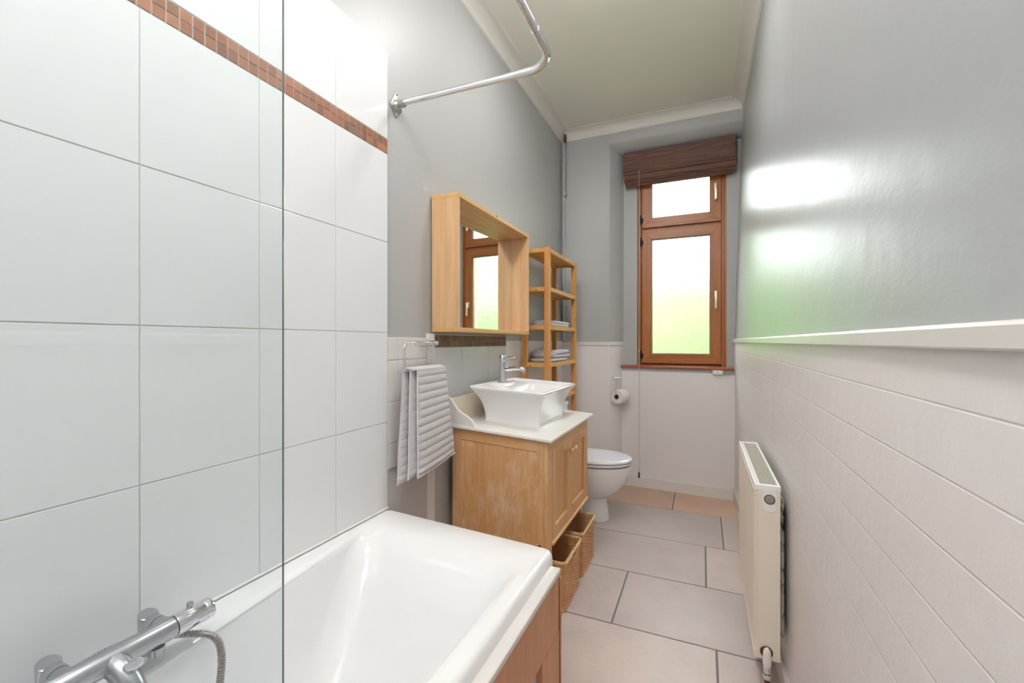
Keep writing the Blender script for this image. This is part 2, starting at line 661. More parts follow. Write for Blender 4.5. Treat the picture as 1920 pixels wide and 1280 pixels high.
# splashback tiles with small mosaic strip above
b = B()
for y0, y1 in ((1.649, 1.902), (1.902, 2.189), (2.189, 2.43)):
    b.box((-1.109, y0 + .0006, .70), (-1.1, y1 - .0006, 1.1635), .0014, 2)
b.build('splashback_tiles', 'grey_tile_glaze', wl)
B().box((-1.109, 1.648, 1.163), (-1.1025, 2.431, 1.225)).build('mosaic_grout', 'tile_grout', wl)
b = B()
yy = 1.650
while yy < 2.42:
    for z0 in (1.1645, 1.1925):
        b.box((-1.107, yy, z0), (-1.1, yy + .0252, z0 + .0268), .0007, 1)
    yy += .0269
b.build('mosaic_strip', 'brown_mosaic', wl)
b = B()
b.box((-1.109, 2.432, 0), (-1.1015, 3.6, 1.195), .002, 1)
b.build('lower_panel', 'white_wall_paint', wl)


# right wall: slightly uneven old plaster, gloss grey above, painted tiles below
def xr(y, z):
    t = max(0.0, min(1.0, (y - 1.9) / 1.8))
    low = .256 - .038 * t * t
    if z <= 1.19:
        return low
    u = (z - 1.19) / 1.7
    return low + .004 + (.268 - low) * min(1, u * 1.0)


def wall_grid(z0, z1, nz, extra=0.0):
    b = B()
    ny = 60
    g = []
    for i in range(ny + 1):
        y = YN + (3.95 - YN) * i / ny
        g.append([b.bm.verts.new((xr(y, z0 + (z1 - z0) * j / nz) + extra +
                                  (.0025 * noise.noise(Vector((y * 1.3, z0 + (z1 - z0) * j / nz * 1.6, 3))) if extra == 0 else 0),
                                  y, z0 + (z1 - z0) * j / nz)) for j in range(nz + 1)])
    for i in range(ny):
        for j in range(nz):
            b.bm.faces.new((g[i][j], g[i][j + 1], g[i + 1][j + 1], g[i + 1][j]))
    return b


b = B().box((.30, YN - .1, 0), (.46, 4.0, ZC))
wr = struct(b.build('wall_right', 'grey_wall_paint'))
wall_grid(1.19, ZC, 24).build('upper_plaster', 'grey_gloss_wall_paint', wr, smooth=60)
wall_grid(0.0, 1.19, 16).build('lower_tiling', 'painted_wall_tile', wr, smooth=60)
# dado rail on the right wall
b = B()
prof = [(.012, 1.181), (-.010, 1.1815), (-.012, 1.184), (-.013, 1.2045), (-.010, 1.2085), (.012, 1.2115)]
loops = []
for i in range(41):
    y = YN + (3.69 - YN) * i / 40
    x = xr(y, 1.0)
    wob = .0008 * noise.noise(Vector((y * 6, 0, 1)))
    loops.append([(x + p[0], y, p[1] + (wob if k_ > 3 else 0)) for k_, p in enumerate(prof)])
b.loft(loops)
struct(b.build('trim_4', 'white_gloss_paint', smooth=30))
b = B()
loops = []
for i in range(31):
    y = YN + (3.67 - YN) * i / 30
    x = xr(y, 0.0)
    loops.append([(x + .01, y, -.004), (x - .013, y, -.004), (x - .013, y, .085), (x - .008, y, .093), (x + .01, y, .095)])
b.loft(loops)
struct(b.build('baseboard_right', 'white_gloss_paint', smooth=30))

# far wall: pier, splayed reveal, lintel and panel below the window
PX, SX = -.704, -.612
b = B()
b.prism([(-1.28, 3.6), (PX, 3.6), (PX + .012, 3.607), (SX, 3.75), (-.497, 3.75), (-.497, 4.0), (-1.28, 4.0)], 1.187, ZC, 'z')
b.prism([(.166, 3.75), (.46, 3.75), (.46, 4.0), (.166, 4.0)], 1.187, ZC, 'z')
b.prism([(.166, 3.75), (.46, 3.75), (.46, 4.0), (.166, 4.0)], .985, 1.187, 'z')
b.prism([(SX - .01, 3.75), (-.497, 3.75), (-.497, 4.0), (SX - .01, 4.0)], .985, 1.187, 'z')
b.prism([(3.6, ZC), (3.6, 2.815), (3.61, 2.797), (3.65, 2.765), (3.70, 2.742), (3.76, 2.735), (4.0, 2.735), (4.0, ZC)], -.7035, .46, 'x')
wf = struct(b.build('wall_far', 'grey_wall_paint', smooth=35))
b = B()
b.prism([(-1.28, 3.6), (PX, 3.6), (PX + .01, 3.607), (-.622, 3.72), (-.622, 4.0), (-1.28, 4.0)], 0, 1.187, 'z')
b.prism([(-.64, 3.722), (.46, 3.66), (.46, 4.0), (-.64, 4.0)], 0, .945, 'z')
b.build('lower_panel', 'white_wall_paint', wf, smooth=35)
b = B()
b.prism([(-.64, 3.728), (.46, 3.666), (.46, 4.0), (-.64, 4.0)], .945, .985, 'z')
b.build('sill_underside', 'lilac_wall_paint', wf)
# dado rail on the pier
b = B()
b.prism([(WL, 3.6), (WL, 3.59), (PX - .004, 3.59), (PX + .018, 3.597), (-.612, 3.722), (-.622, 3.728), (PX, 3.6)], 1.157, 1.187, 'z', .003, 1)
struct(b.build('trim_5', 'white_gloss_paint', smooth=30))
b = B()
b.prism([(-.63, 3.722), (-.63, 3.703), (.225, 3.655), (.225, 3.675)], -.004, .083, 'z', .003, 1)
struct(b.build('baseboard_far', 'white_gloss_paint', smooth=30))
b = B()
b.prism([(WL, 3.6), (WL, 3.588), (PX - .002, 3.588), (PX + .016, 3.594), (-.62, 3.71), (-.63, 3.72), (PX, 3.6)], -.004, .083, 'z', .003, 1)
struct(b.build('baseboard_pier', 'white_gloss_paint', smooth=30))

# near wall (behind the camera) with a panelled door
wn = struct(B().box((-1.3, YN - .12, 0), (.46, YN, ZC)).build('wall_near', 'grey_wall_paint'))
d = thing('door_1', (-.15, YN, 0), None, None, kind='structure')
b = B().box((-.55, YN, 0), (.21, YN + .03, 2.02), .003, 1)
for z0, z1 in ((.2, .85), (1.05, 1.85)):
    for x0, x1 in ((-.45, -.21), (-.13, .11)):
        b.box((x0, YN + .03, z0), (x1, YN + .038, z1), .006, 1)
b.build('door_leaf', 'white_gloss_paint', d)
b = B()
b.box((-.62, YN, 0), (-.55, YN + .045, 2.09), .004, 1).box((.19, YN, 0), (.245, YN + .045, 2.09), .004, 1).box((-.62, YN, 2.02), (.245, YN + .045, 2.09), .004, 1)
b.build('door_frame', 'white_gloss_paint', d)

# ------------------------------------------------------------------ window
win = thing('window_1', (-.16, 3.80, 1.0), None, None, kind='structure')
FY = 3.762
b = B()
zt = 2.74
b.box((-.497, FY - .004, .99), (-.470, FY + .08, zt), .002, 1)
b.box((.131, FY + .004, .99), (.166, FY + .08, zt), .002, 1)
b.box((-.470, FY + .02, .985), (.131, FY + .08, 1.006), .002, 1)
b.box((-.470, FY + .022, 2.10), (.131, FY + .08, 2.137), .002, 1)
b.box((-.470, FY + .02, 2.70), (.131, FY + .08, zt), .002, 1)
b.box((-.480, FY + .052, .99), (-.450, FY + .08, zt), .001, 1)
b.box((.115, FY + .052, .99), (.140, FY + .08, zt), .001, 1)
b.box((-.47, FY + .052, .99), (.131, FY + .08, 1.025), .001, 1)
b.box((-.47, FY + .052, 2.09), (.131, FY + .08, 2.15), .001, 1)
b.build('outer_frame', 'window_wood_z', win)
b = B()
b.box((.150, FY - .012, .99), (.168, FY + .004, zt), .003, 1)
b.box((-.503, FY - .012, .99), (-.492, FY + .004, zt), .003, 1)
b.build('edge_bead', 'window_wood_z', win)
B().box((-.470, FY + .03, 1.002), (.131, FY + .036, 1.012)).build('lower_gap', 'dark_gap', win)


def sash(name, x0, x1, z0, z1, fw, y):
    ob = B()
    # mitred frame with a small inner bevel
    for (ax, az), (bx, bz), (cx, cz), (dx, dz) in (
            ((x0, z0), (x1, z0), (x1 - fw, z0 + fw), (x0 + fw, z0 + fw)),
            ((x0, z1), (x1, z1), (x1 - fw, z1 - fw), (x0 + fw, z1 - fw))):
        ob.prism([(ax, az), (bx, bz), (cx, cz), (dx, dz)], y, y + .055, 'y', .0012, 1)
    rail = ob.build(name + '_sash', 'window_wood_x', win)
    sb = B()
    for (ax, az), (bx, bz), (cx, cz), (dx, dz) in (
            ((x0, z0), (x0 + fw, z0 + fw), (x0 + fw, z1 - fw), (x0, z1)),
            ((x1, z0), (x1 - fw, z0 + fw), (x1 - fw, z1 - fw), (x1, z1))):
        sb.prism([(ax, az), (bx, bz), (cx, cz), (dx, dz)], y, y + .055, 'y', .0012, 1)
    sb.build('sash_stiles', 'window_wood_z', rail)
    g = B()
    i = fw
    for q in (((x0 + i - .002, z0 + i - .002), (x1 - i + .002, z0 + i + .007)), ((x0 + i - .002, z1 - i - .007), (x1 - i + .002, z1 - i + .002)),
              ((x0 + i - .002, z0 + i), (x0 + i + .007, z1 - i)), ((x1 - i - .007, z0 + i), (x1 - i + .002, z1 - i))):
        g.box((q[0][0], y + .012, q[0][1]), (q[1][0], y + .03, q[1][1]), .001, 1)
    g.build('glazing_bead', 'grey_plastic', rail)
    p = B()
    p.box((x0 + i - .003, y + .026, z0 + i - .003), (x1 - i + .003, y + .030, z1 - i + .003))
    p.build('pane', 'obscure_glass', rail)
    return rail


SY = FY - .006
low = sash('lower', -.464, .129, 1.012, 2.105, .076, SY)
upp = sash('upper', -.464, .129, 2.128, 2.72, .076, SY)


def handle(par, x, z, y, s=1.0):
    b = B()
    b.box((x - .011, y - .007, z - .005), (x + .011, y, z + .055), .004, 2)
    b.cyl((x, y, z + .035), (x, y - .035, z + .035), .008, 16)
    b.box((x - .009, y - .045, z - .085 * s), (x + .009, y - .030, z + .045), .005, 2)
    b.build('handle', 'brass_white', par, smooth=40)


handle(low, .093, 1.53, SY)
handle(upp, .093, 2.37, SY)
for z in (1.04, 1.975, 2.16):
    b = B()
    b.cyl((-.470, SY - .004, z), (-.470, SY - .004, z + .075), .006, 12)
    b.box((-.478, SY - .002, z + .01), (-.452, SY + .002, z + .05))
    b.build('hinge', 'black_rubber', win, smooth=40)
b = B()
for z in (1.13, 1.15):
    b.lathe([(.0035, 0), (.0035, -.004), (.001, -.006)], (.083 + (z - 1.13) * .3, SY, z), 'y', 10)
b.build('sash_screws', 'brass_white', win)
# sill
b = B()
b.prism([(-.634, 3.704), (.214, 3.652), (.214, 3.80), (-.634, 3.80)], .972, .994, 'z', .007, 3)
sl = struct(b.build('trim_6', 'sill_wood', smooth=40))

# ================================================================== THINGS
# ------------------------------------------------------------------ bath
bath = thing('bathtub', (-.77, .5, 0), 'white built-in bathtub along the tiled wall, in the foreground', 'bathtub')
KB, XB = .045, -1.1
b = B()
ox0, ox1, oy0, oy1 = -1.099, -.436, -.36, 1.337
n = 8
L = []


def bl(x0, x1, y0, y1, z, r):
    L.append(rrect(x0, x1, y0, y1, z, r, n))


bl(ox0 + .02, ox1 - .012, oy0 + .02, oy1 - .012, .44, .01)
bl(ox0 + .004, ox1 - .001, oy0, oy1 - .001, .496, .018)
bl(ox0 + .001, ox1, oy0, oy1, .508, .02)
bl(ox0, ox1, oy0, oy1, .536, .022)
bl(ox0 + .001, ox1 - .003, oy0 + .002, oy1 - .002, .547, .022)
bl(ox0 + .004, ox1 - .009, oy0 + .006, oy1 - .006, .554, .022)
bl(ox0 + .010, ox1 - .018, oy0 + .014, oy1 - .012, .5565, .022)
def bi(x0, x1, y0, y1, z, r, w_):
    # the wall-side edge of the opening runs slightly askew, narrower rim at the far end
    L.append([(p[0] + (w_ * (1.19 - p[1]) if p[0] < -.8 else 0), p[1], p[2]) for p in rrect(x0, x1, y0, y1, z, r, n)])


bi(-1.064, -.478, -.28, 1.235, .5562, .06, .10)
bi(-1.060, -.486, -.27, 1.215, .5545, .07, .10)
bi(-1.054, -.497, -.26, 1.19, .548, .08, .10)
bi(-1.049, -.508, -.25, 1.16, .534, .085, .09)
bi(-1.044, -.518, -.235, 1.13, .51, .09, .085)
bi(-1.034, -.534, -.21, 1.07, .43, .10, .08)
bi(-1.020, -.552, -.18, 1.0, .34, .11, .06)
bi(-1.003, -.57, -.15, .93, .26, .12, .05)
bi(-.975, -.60, -.11, .86, .195, .13, .03)
bi(-.93, -.64, -.06, .78, .162, .13, .0)
bi(-.86, -.72, .1, .6, .15, .07, .0)
b.loft(L, cap0=False)
b.build('tub', 'bath_acrylic', bath, smooth=50, skew=(KB, XB))
B().tube([(-1.097, YN + .5, .5585), (-1.097, 1.336, .5585)], .004, 8).build('sealant_bead', 'white_plastic', bath)

panel = B().box((-.437, -.2, .08), (-.424, 1.16, .32)).build('side_panel', 'lilac_wall_paint', bath)
panel['label'] = 'orange-brown wooden side panel with a white top ledge'
b = B()
b.box((-.447, -.35, .472), (-.404, 1.302, .489), .002, 1)
b.build('top_ledge', 'white_gloss_paint', panel)
b = B()
b.box((-.425, -.35, .30), (-.407, 1.29, .472), .0015, 1)
b.build('top_rail', 'bath_panel_wood', panel)
b = B()
b.box((-.425, 1.14, .0), (-.4065, 1.295, .299), .0015, 1)
b.build('stile', 'bath_panel_wood', panel)
b = B()
b.box((-.425, -.35, .0), (-.4065, -.2, .299), .0015, 1)
b.build('stile', 'bath_panel_wood', panel)
b = B()
b.box((-.425, -.2, .0), (-.407, 1.14, .10), .0015, 1)
b.build('bottom_rail', 'bath_panel_wood', panel)
b = B()
b.box((-1.09, 1.318, 0), (-.41, 1.33, .45))
b.build('end_board', 'bath_panel_wood', panel)

# ------------------------------------------------------------------ bath shower mixer
mx = thing('bath_shower_mixer', (-1.05, .45, .55), 'brushed chrome bath shower mixer with thermostatic bar at bottom left', 'tap')
BX, BZ, BR = -.985, .612, .0215


def rimz(x):
    return .5565 - KB * (x - XB)


b = B()
b.lathe([(BR * .9, .262), (BR, .266), (BR, .535), (BR * .98, .537)], (BX, 0, BZ), 'y', 40)
b.build('bar_body', 'brushed_chrome', mx, smooth=40)
b = B()
b.lathe([(BR * .9, 0), (BR * .9, .0025)], (BX, .537, BZ), 'y', 40)
b.build('dark_ring', 'black_rubber', mx)  # black ring between bar body and temperature knob
b = B()
prof = [(BR * .97, .5395), (BR * .99, .541), (BR * .99, .592), (BR * .96, .5935), (BR * .96, .595), (BR * .99, .596), (BR * .97, .609), (BR * .9, .611)]
b.lathe(prof, (BX, 0, BZ), 'y', 40)
kn = b.build('temperature_knob', 'chrome', mx, smooth=40)
b = B()
b.cyl((BX - .004, .572, BZ + BR - .003), (BX - .004, .572, BZ + BR + .008), .006, 16)
b.build('stop_button', 'brushed_chrome', kn, smooth=40)
b = B()
b.box((BX + BR - .004, .575, BZ - .002), (BX + BR + .0035, .609, BZ + .002), .001, 1)
b.build('grip_ridge', 'chrome', kn)
for yc in (.378, .528):
    b = B()
    N = 32
    lo = []
    for r, h in ((.024, -.003), (.0245, .003), (.0175, .006), (.0172, .022), (.0168, .050)):
        lo.append([(-1.052 + r * cos(2 * pi * j / N), yc + r * sin(2 * pi * j / N), rimz(-1.052) + h) for j in range(N)])
    # slanted top
    for dr, dz in ((0, 0), (-.0015, .0015)):
        lo.append([(-1.052 + (.0172 + dr) * cos(2 * pi * j / N), yc + (.0172 + dr) * sin(2 * pi * j / N),
                    rimz(-1.052) + .072 + dz - .0045 * cos(2 * pi * j / N)) for j in range(N)])
    b.loft(lo)
    pl = b.build('inlet_pillar', 'brushed_chrome', mx, smooth=24)
    b = B()
    b.lathe([(.0165, .012), (.0178, .015), (.0178, .030), (.0168, .034)], (-1.052, yc, BZ), 'x', 8 if False else 24)
    b.build('union_nut', 'brushed_chrome', pl, smooth=40)
    b = B()
    b.lathe([(.0165, .034), (.0165, .036), ], (-1.052, yc, BZ), 'x', 24)
    b.build('joint_ring', 'black_rubber', pl)
    b = B()
    b.lathe([(.0168, .036), (.019, .047), (.0195, .06)], (-1.052, yc, BZ), 'x', 24)
    b.build('bar_socket', 'brushed_chrome', pl, smooth=40)
# spout and diverter
b = B()
pth = bez([(BX, .436, BZ - .002), (BX + .026, .439, BZ - .012), (BX + .050, .443, BZ - .034), (BX + .066, .446, BZ - .064), (BX + .072, .447, BZ - .10)], 8)
b.tube(pth, [.0215 - .004 * i / (len(pth) - 1) for i in range(len(pth))], 28)
b.build('spout', 'brushed_chrome', mx, smooth=40)
b = B()
b.lathe([(.0055, 0), (.0055, .014), (.008, .0165)], (BX + .050, .447, BZ - .020), 'z', 20)
b.build('diverter_stem', 'brushed_chrome', mx, smooth=40)
b = B()
b.lathe([(.0095, .0), (.0145, .002), (.0155, .004), (.015, .0065), (.012, .007)], (BX + .050, .447, BZ - .0045), 'z', 32)
b.build('diverter_knob', 'chrome', mx, smooth=40)
b = B()
b.lathe([(.014, -.032), (.014, -.018)], (BX + .006, .505, BZ), 'z', 24)
b.build('hose_outlet', 'brushed_chrome', mx, smooth=40)

# hose with ribs
hp = bez([(-1.03, .14, .50), (-1.03, .22, .560), (-1.03, .30, .588), (-1.03, .38, .600), (-1.03, .45, .605), (-1.02, .51, .600), (-1.0, .552, .583),
          (-.972, .585, .572), (-.952, .600, .560), (-.940, .605, .535), (-.932, .600, .49), (-.93, .585, .42), (-.93, .54, .34), (-.9, .42, .25)], 46)
L2 = [0]
for p, q in zip(hp, hp[1:]):
    L2.append(L2[-1] + (q - p).length)
step = .0011
pts = []
rr = []
s_ = 0
i = 0
while s_ < L2[-1]:
    while L2[i + 1] < s_:
        i += 1
    t = (s_ - L2[i]) / max(1e-9, L2[i + 1] - L2[i])
    pts.append(hp[i].lerp(hp[i + 1], t))
    rr.append(.0066 + .0011 * (1 if (len(pts) % 4) < 2 else -1))
    s_ += step
b = B()
b.tube(pts, rr, 12)
tag(b.build('shower_hose', 'hose_steel', smooth=60), 'ribbed metal shower hose looping behind and below the bath mixer', 'hose')

# ------------------------------------------------------------------ shower screen
sc_ = thing('shower_screen', (-.455, -.05, .54), 'clear glass shower screen standing on the outer bath rim', 'shower screen')
b = B()
zb = rimz(-.455) + .006
def scr(y0, y1, x0, x1):
    return [(y0, zb), (y1 - .004, zb), (y1, zb + .01), (y1, 1.95), (y1 - .012, 2.0), (y1 - .04, 2.02), (y0, 2.02)]
b.prism(scr(-.55, .3655, 0, 0), -.458, -.4535, 'x')
b.build('glass_pane', 'screen_glass', sc_)
b = B()
e = [(-.4557, .3662, zb), (-.4557, .3662, 1.95), (-.4557, .356, 1.995), (-.4557, .326, 2.02), (-.4557, -.55, 2.02)]
b.tube(e, .0011, 8)
b.build('polished_edge', 'glass_edge', sc_)
b = B()
b.box((-.462, -.54, zb - .006), (-.4495, .350, zb + .002), .001, 1)
b.build('bottom_seal', 'white_plastic', sc_)

# ------------------------------------------------------------------ shower rail
rail = thing('shower_curtain_rail', (-1.1, 1.39, 2.12), 'chrome curtain rail bending over the bath, fixed to the grey wall', 'curtain rail')
zr = 2.112
b = B()
p1 = [(-1.07, 1.392, zr + .008), (-.62, 1.392, zr)]
b.tube(p1, .0118, 20)
b.build('wall_arm', 'chrome', rail, smooth=40)
b = B()
arc = [(-.64, 1.392, zr), (-.58, 1.392, zr)] + [(-.545 + .09 * sin(a), 1.302 + .09 * cos(a), zr) for a in [radians(9 * i) for i in range(11)]] + [(-.455, 1.26, zr), (-.455, 1.21, zr)]
b.tube(arc, .0132, 20)
b.build('corner_bend', 'chrome', rail, smooth=40)
b = B()
b.tube([(-.455, 1.23, zr), (-.455, YN + .02, zr)], .0118, 20)
b.build('long_arm', 'chrome', rail, smooth=40)
br = B()
br.prism([(1.392, zr + .062), (1.355, zr - .005), (1.392, zr - .048), (1.429, zr - .005)], -1.108, -1.102, 'x', .002, 2)
br.lathe([(.021, .003), (.018, .012), (.014, .016), (.0145, .04), (.013, .041)], (-1.105, 1.392, zr + .004), 'x', 24)
bk = br.build('bracket', 'zinc', rail, smooth=40)
for z in (.048, -.035):
    b = B()
    b.lathe([(.005, 0), (.005, .003), (.002, .005)], (-1.102, 1.392, zr + z), 'x', 12)
    b.build('screw', 'chrome', bk)

# ------------------------------------------------------------------ towel holder + hand towel
th_ = thing('towel_holder', (-1.1, 1.56, 1.18), 'chrome towel holder on the white painted tiles, carrying the hand towel', 'towel holder')
TX = -1.045
b = B()
b.box((-1.063, 1.455, 1.171), (-1.055, 1.60, 1.195), .002, 1)
b.build('top_plate', 'chrome', th_)
for y in (1.548, 1.588):
    b = B()
    b.lathe([(.0085, 0), (.0085, .045), (.009, .05), (.0095, .056), (.008, .060)], (-1.1, y, 1.183), 'x', 20)
    b.build('wall_pin', 'chrome', th_, smooth=40)
b = B()
rod = bez([(-1.058, 1.50, 1.186), (-1.052, 1.42, 1.186), (TX, 1.378, 1.182), (TX, 1.366, 1.165), (TX, 1.364, 1.14), (TX, 1.364, 1.10), (TX, 1.366, 1.085), (TX, 1.376, 1.078), (TX, 1.40, 1.077), (TX, 1.58, 1.077)], 8)
b.tube(rod, .005, 14)
b.build('rod', 'chrome', th_, smooth=60)

tw = thing('hand_towel', (TX, 1.47, .66), 'pale grey ribbed hand towel folded over the chrome holder', 'towel')


def towel_sheet(name, x_off, back, y0t, y1t, y0b, y1b, ztop, zbl, zbr, thick, ribs, fold=0.0, seed=0):
    """a hanging slab: ribbed outer face, rounded over at top"""
    nu, nv = 70, 190
    front = []
    b = B()
    gf, gb = [], []
    for j in range(nv + 1):
        v = j / nv
        rf, rb = [], []
        for i in range(nu + 1):
            u = i / nu
            y = (y0t + (y1t - y0t) * u) * (1 - v) + (y0b + (y1b - y0b) * u) * v
            y += .004 * sin(v * 9 + seed) * (1 if u > .5 else .6) * v
            zb_ = zbl + (zbr - zbl) * u
            z = ztop + (zb_ - ztop) * v
            edge = min(1, min(u, 1 - u) * 14) ** .5
            vedge = min(1, (1 - v) * 30) ** .5
            top = min(1, v * 14) ** .5
            rib = ribs * (abs(sin(v * pi * 13.0)) ** .7) * edge
            if v > .965:
                rib = ribs * .3
            x = x_off + thick * .5 * edge * vedge * (.35 + .65 * top) + rib + fold * sin(v * 3.0) * .6 + .0012 * noise.noise(Vector((y * 220, z * 220, seed)))
            x += .006 * sin(u * 3.1) * v
            rf.append(b.bm.verts.new((x, y, z)))
            rb.append(b.bm.verts.new((x_off - thick * .5 * edge * vedge + fold * sin(v * 3.0) * .6, y, z)))
        gf.append(rf); gb.append(rb)
    for j in range(nv):
        for i in range(nu):
            b.bm.faces.new((gf[j][i], gf[j + 1][i], gf[j + 1][i + 1], gf[j][i + 1]))
            b.bm.faces.new((gb[j][i], gb[j][i + 1], gb[j + 1][i + 1], gb[j + 1][i]))
    for j in range(nv):
        b.bm.faces.new((gf[j][0], gb[j][0], gb[j + 1][0], gf[j + 1][0]))
        b.bm.faces.new((gf[j][nu], gf[j + 1][nu], gb[j + 1][nu], gb[j][nu]))
    for i in range(nu):
        b.bm.faces.new((gf[0][i], gf[0][i + 1], gb[0][i + 1], gb[0][i]))
        b.bm.faces.new((gf[nv][i], gb[nv][i], gb[nv][i + 1], gf[nv][i + 1]))
    return b.build(name, 'towel_terry', tw, smooth=80)


towel_sheet('front_layer', TX + .020, 0, 1.415, 1.622, 1.418, 1.700, 1.083, .655, .690, .011, .0045, seed=1)
towel_sheet('inner_layer', TX + .006, 0, 1.392, 1.612, 1.378, 1.66, 1.085, .655, .69, .009, .002, seed=2)
towel_sheet('back_layer', TX - .013, 0, 1.372, 1.60, 1.335, 1.60, 1.080, .645, .668, .009, .003, seed=5)
b = B()
lo = []
for i in range(41):
    u = i / 40
    y = 1.376 + .240 * u
    ring = []
    R1 = .024 * min(1, (min(u, 1 - u) * 12 + .3)) ** .5
    for j in range(13):
        a = pi * j / 12
        ring.append((TX + .004 + (R1 + .0012 * abs(sin(a * 5))) * cos(a) * 1.0, y + .016 * max(0, cos(a)) * (1 - u), 1.077 + R1 * .62 * sin(a)))
    lo.append(ring)
b.loft(lo)
b.build('top_fold', 'towel_terry', tw, smooth=80)
b = B()
for x, y, yb, zb_ in ((TX + .026, 1.4135, 1.4165, .657), (TX + .009, 1.3905, 1.377, .657)):
    b.tube([(x, y, 1.075), (x, (y * 2 + yb) / 3, .93), (x, (y + 2 * yb) / 3, .79), (x, yb, zb_)], .0022, 8)
b.tube([(TX + .024, 1.417, .656), (TX + .028, 1.56, .672), (TX + .024, 1.699, .691)], .003, 8)
b.build('hem', 'towel_hem', tw, smooth=60)

# ------------------------------------------------------------------ mirror cabinet
mc = thing('mirror_cabinet', (-1.1, 2.05, 1.23), 'pine box-framed wall mirror above the basin', 'mirror')
X0, X1, Y0, Y1, Z0, Z1 = -1.102, -.968, 1.634, 2.476, 1.232, 1.836
t = .019
# side panels end-glued, slightly deeper than top and bottom boards
for nm, ya, yb in (('side_panel', Y0, Y0 + t), ('side_panel', Y1 - t, Y1)):
    B().box((X0, ya, Z0 + t), (X1, yb, Z1 - t), .0015, 1).build(nm, 'pine_z', mc)
for nm, za, zb_ in (('top_panel', Z1 - t, Z1), ('bottom_panel', Z0, Z0 + t)):
    B().box((X0, Y0, za), (X1 + .001, Y1, zb_), .0015, 1).build(nm, 'pine_y', mc)
B().prism([(-1.099, Y0 + t), (-1.0965, Y0 + t), (-1.070, Y1 - t), (-1.075, Y1 - t)], Z0 + t, Z1 - t, 'z').build('mirror_glass', 'mirror_silver', mc)

# ------------------------------------------------------------------ shelf unit
sh = thing('shelf_unit', (-.97, 2.95, 0), 'tall open pine shelf unit in the corner beyond the mirror', 'shelf')
SX0, SX1, SY0, SY1 = -1.078, -.889, 2.622, 3.275
pt = .034
for xa in (SX0, SX1 - pt):
    for ya in (SY0, SY1 - pt):
        B().box((xa, ya, 0), (xa + pt, ya + pt, 1.788), .002, 1).build('post', 'honey_pine_z', sh)
for zt_ in (1.785, 1.537, 1.292, 1.052, .818):
    b = B()
    hgt = .026
    # front and back rails between posts, end rails, boards let in
    b.box((SX1 - .022, SY0 + pt, zt_ - hgt), (SX1 - .002, SY1 - pt, zt_), .0015, 1)
    b.box((SX0 + .002, SY0 + pt, zt_ - hgt), (SX0 + .022, SY1 - pt, zt_), .0015, 1)
    b.box((SX0 + pt, SY0 + .004, zt_ - hgt), (SX1 - pt, SY0 + .024, zt_), .0015, 1)
    b.box((SX0 + pt, SY1 - .024, zt_ - hgt), (SX1 - pt, SY1 - .004, zt_), .0015, 1)
    b.build('shelf_rails', 'honey_pine_y', sh)
    b = B()
    for q in range(4):
        w0 = SX0 + .006 + q * (SX1 - SX0 - .012) / 4
        b.box((w0, SY0 + .022, zt_ - .012), (w0 + (SX1 - SX0 - .012) / 4 - .001, SY1 - .022, zt_ - .0005), .0008, 1)
    b.build('shelf_board', 'honey_pine_y', sh)


# ------------------------------------------------------------------ folded towels on the shelves
def folded(name, base, W, D, h, label, rolled):
    t_ = thing(name, base, label, 'towel', 'towels folded on the shelf unit')
    x0, y0, z0 = base
    b = B()
    # a strip folded in layers: closed outline in (y,z), extruded along x with soft ends
    def outline(cl):
        pts = []
        for (cy, cz, r, a0, a1) in cl:
            for i in range(9):
                a = radians(a0 + (a1 - a0) * i / 8)
                pts.append((cy + r * cos(a), cz + r * .8 * sin(a)))
        return pts
    layers = []
    if rolled:
        layers.append((-.5 * W - .02, .36 * W, 0, h * .33))
        layers.append((-.38 * W, .5 * W, h * .31, h * .66))
        layers.append((-.36 * W, .48 * W, h * .62, h))
    else:
        layers.append((-.5 * W, .46 * W, 0, h * .5))
        layers.append((-.44 * W, .5 * W, h * .45, h))
    nx = 10
    for li, (ya, yb, za, zb_) in enumerate(layers):
        r = (zb_ - za) / 2
        lo = []
        for i in range(nx + 1):
            u = i / nx
            f = min(1, min(u, 1 - u) * 7 + .35) ** .5
            ring = []
            m_ = 28
            for j in range(m_):
                a = 2 * pi * j / m_
                cyy = (yb - r if cos(a) >= 0 else ya + r)
                py = cyy + r * cos(a) * f
                pz = (za + zb_) / 2 + r * f * sin(a) * (1 + .12 * noise.noise(Vector((py * 14, u * 4, li))))
                pz += (zb_ > h * .9) * (.010 * noise.noise(Vector((py * 9 + li, u * 3, 2))) - .12 * h * ((py / W) ** 2) * 2)
                ring.append((x0 + (u - .5) * D + .004 * noise.noise(Vector((py * 20, li, u))), y0 + py, z0 + max(pz, .001)))
            lo.append(ring)
        b.loft(lo)
    b.build('folded_cloth', 'folded_terry', t_, smooth=75)
    if rolled:
        # rolled-in end on the near side
        b = B()
        pts = []
        for i in range(60):
            a = i / 60 * 2.1 * 2 * pi
            r = .011 + .0165 * (i / 60)
            pts.append((y0 - .40 * W + r * cos(a), z0 + h * .62 + r * sin(a) * .9))
        inner = [b.bm.verts.new((x0 - D * .48, p[0], p[1])) for p in pts]
        outer = [b.bm.verts.new((x0 + D * .49, p[0], p[1])) for p in pts]
        for i in range(59):
            b.bm.faces.new((inner[i], inner[i + 1], outer[i + 1], outer[i]))
        o = b.build('rolled_edge', 'folded_terry', t_, smooth=75)
        md = o.modifiers.new('s', 'SOLIDIFY')
        md.thickness = .005
    return t_


folded('folded_towel', (-.985, 2.965, 1.292), .36, .15, .043, 'thin folded pale grey towel on the upper of the two towel shelves', False)
folded('folded_towel', (-.985, 2.95, 1.052), .37, .16, .080, 'thick folded pale grey towel with rolled edge on the lower shelf, behind the tap', True)

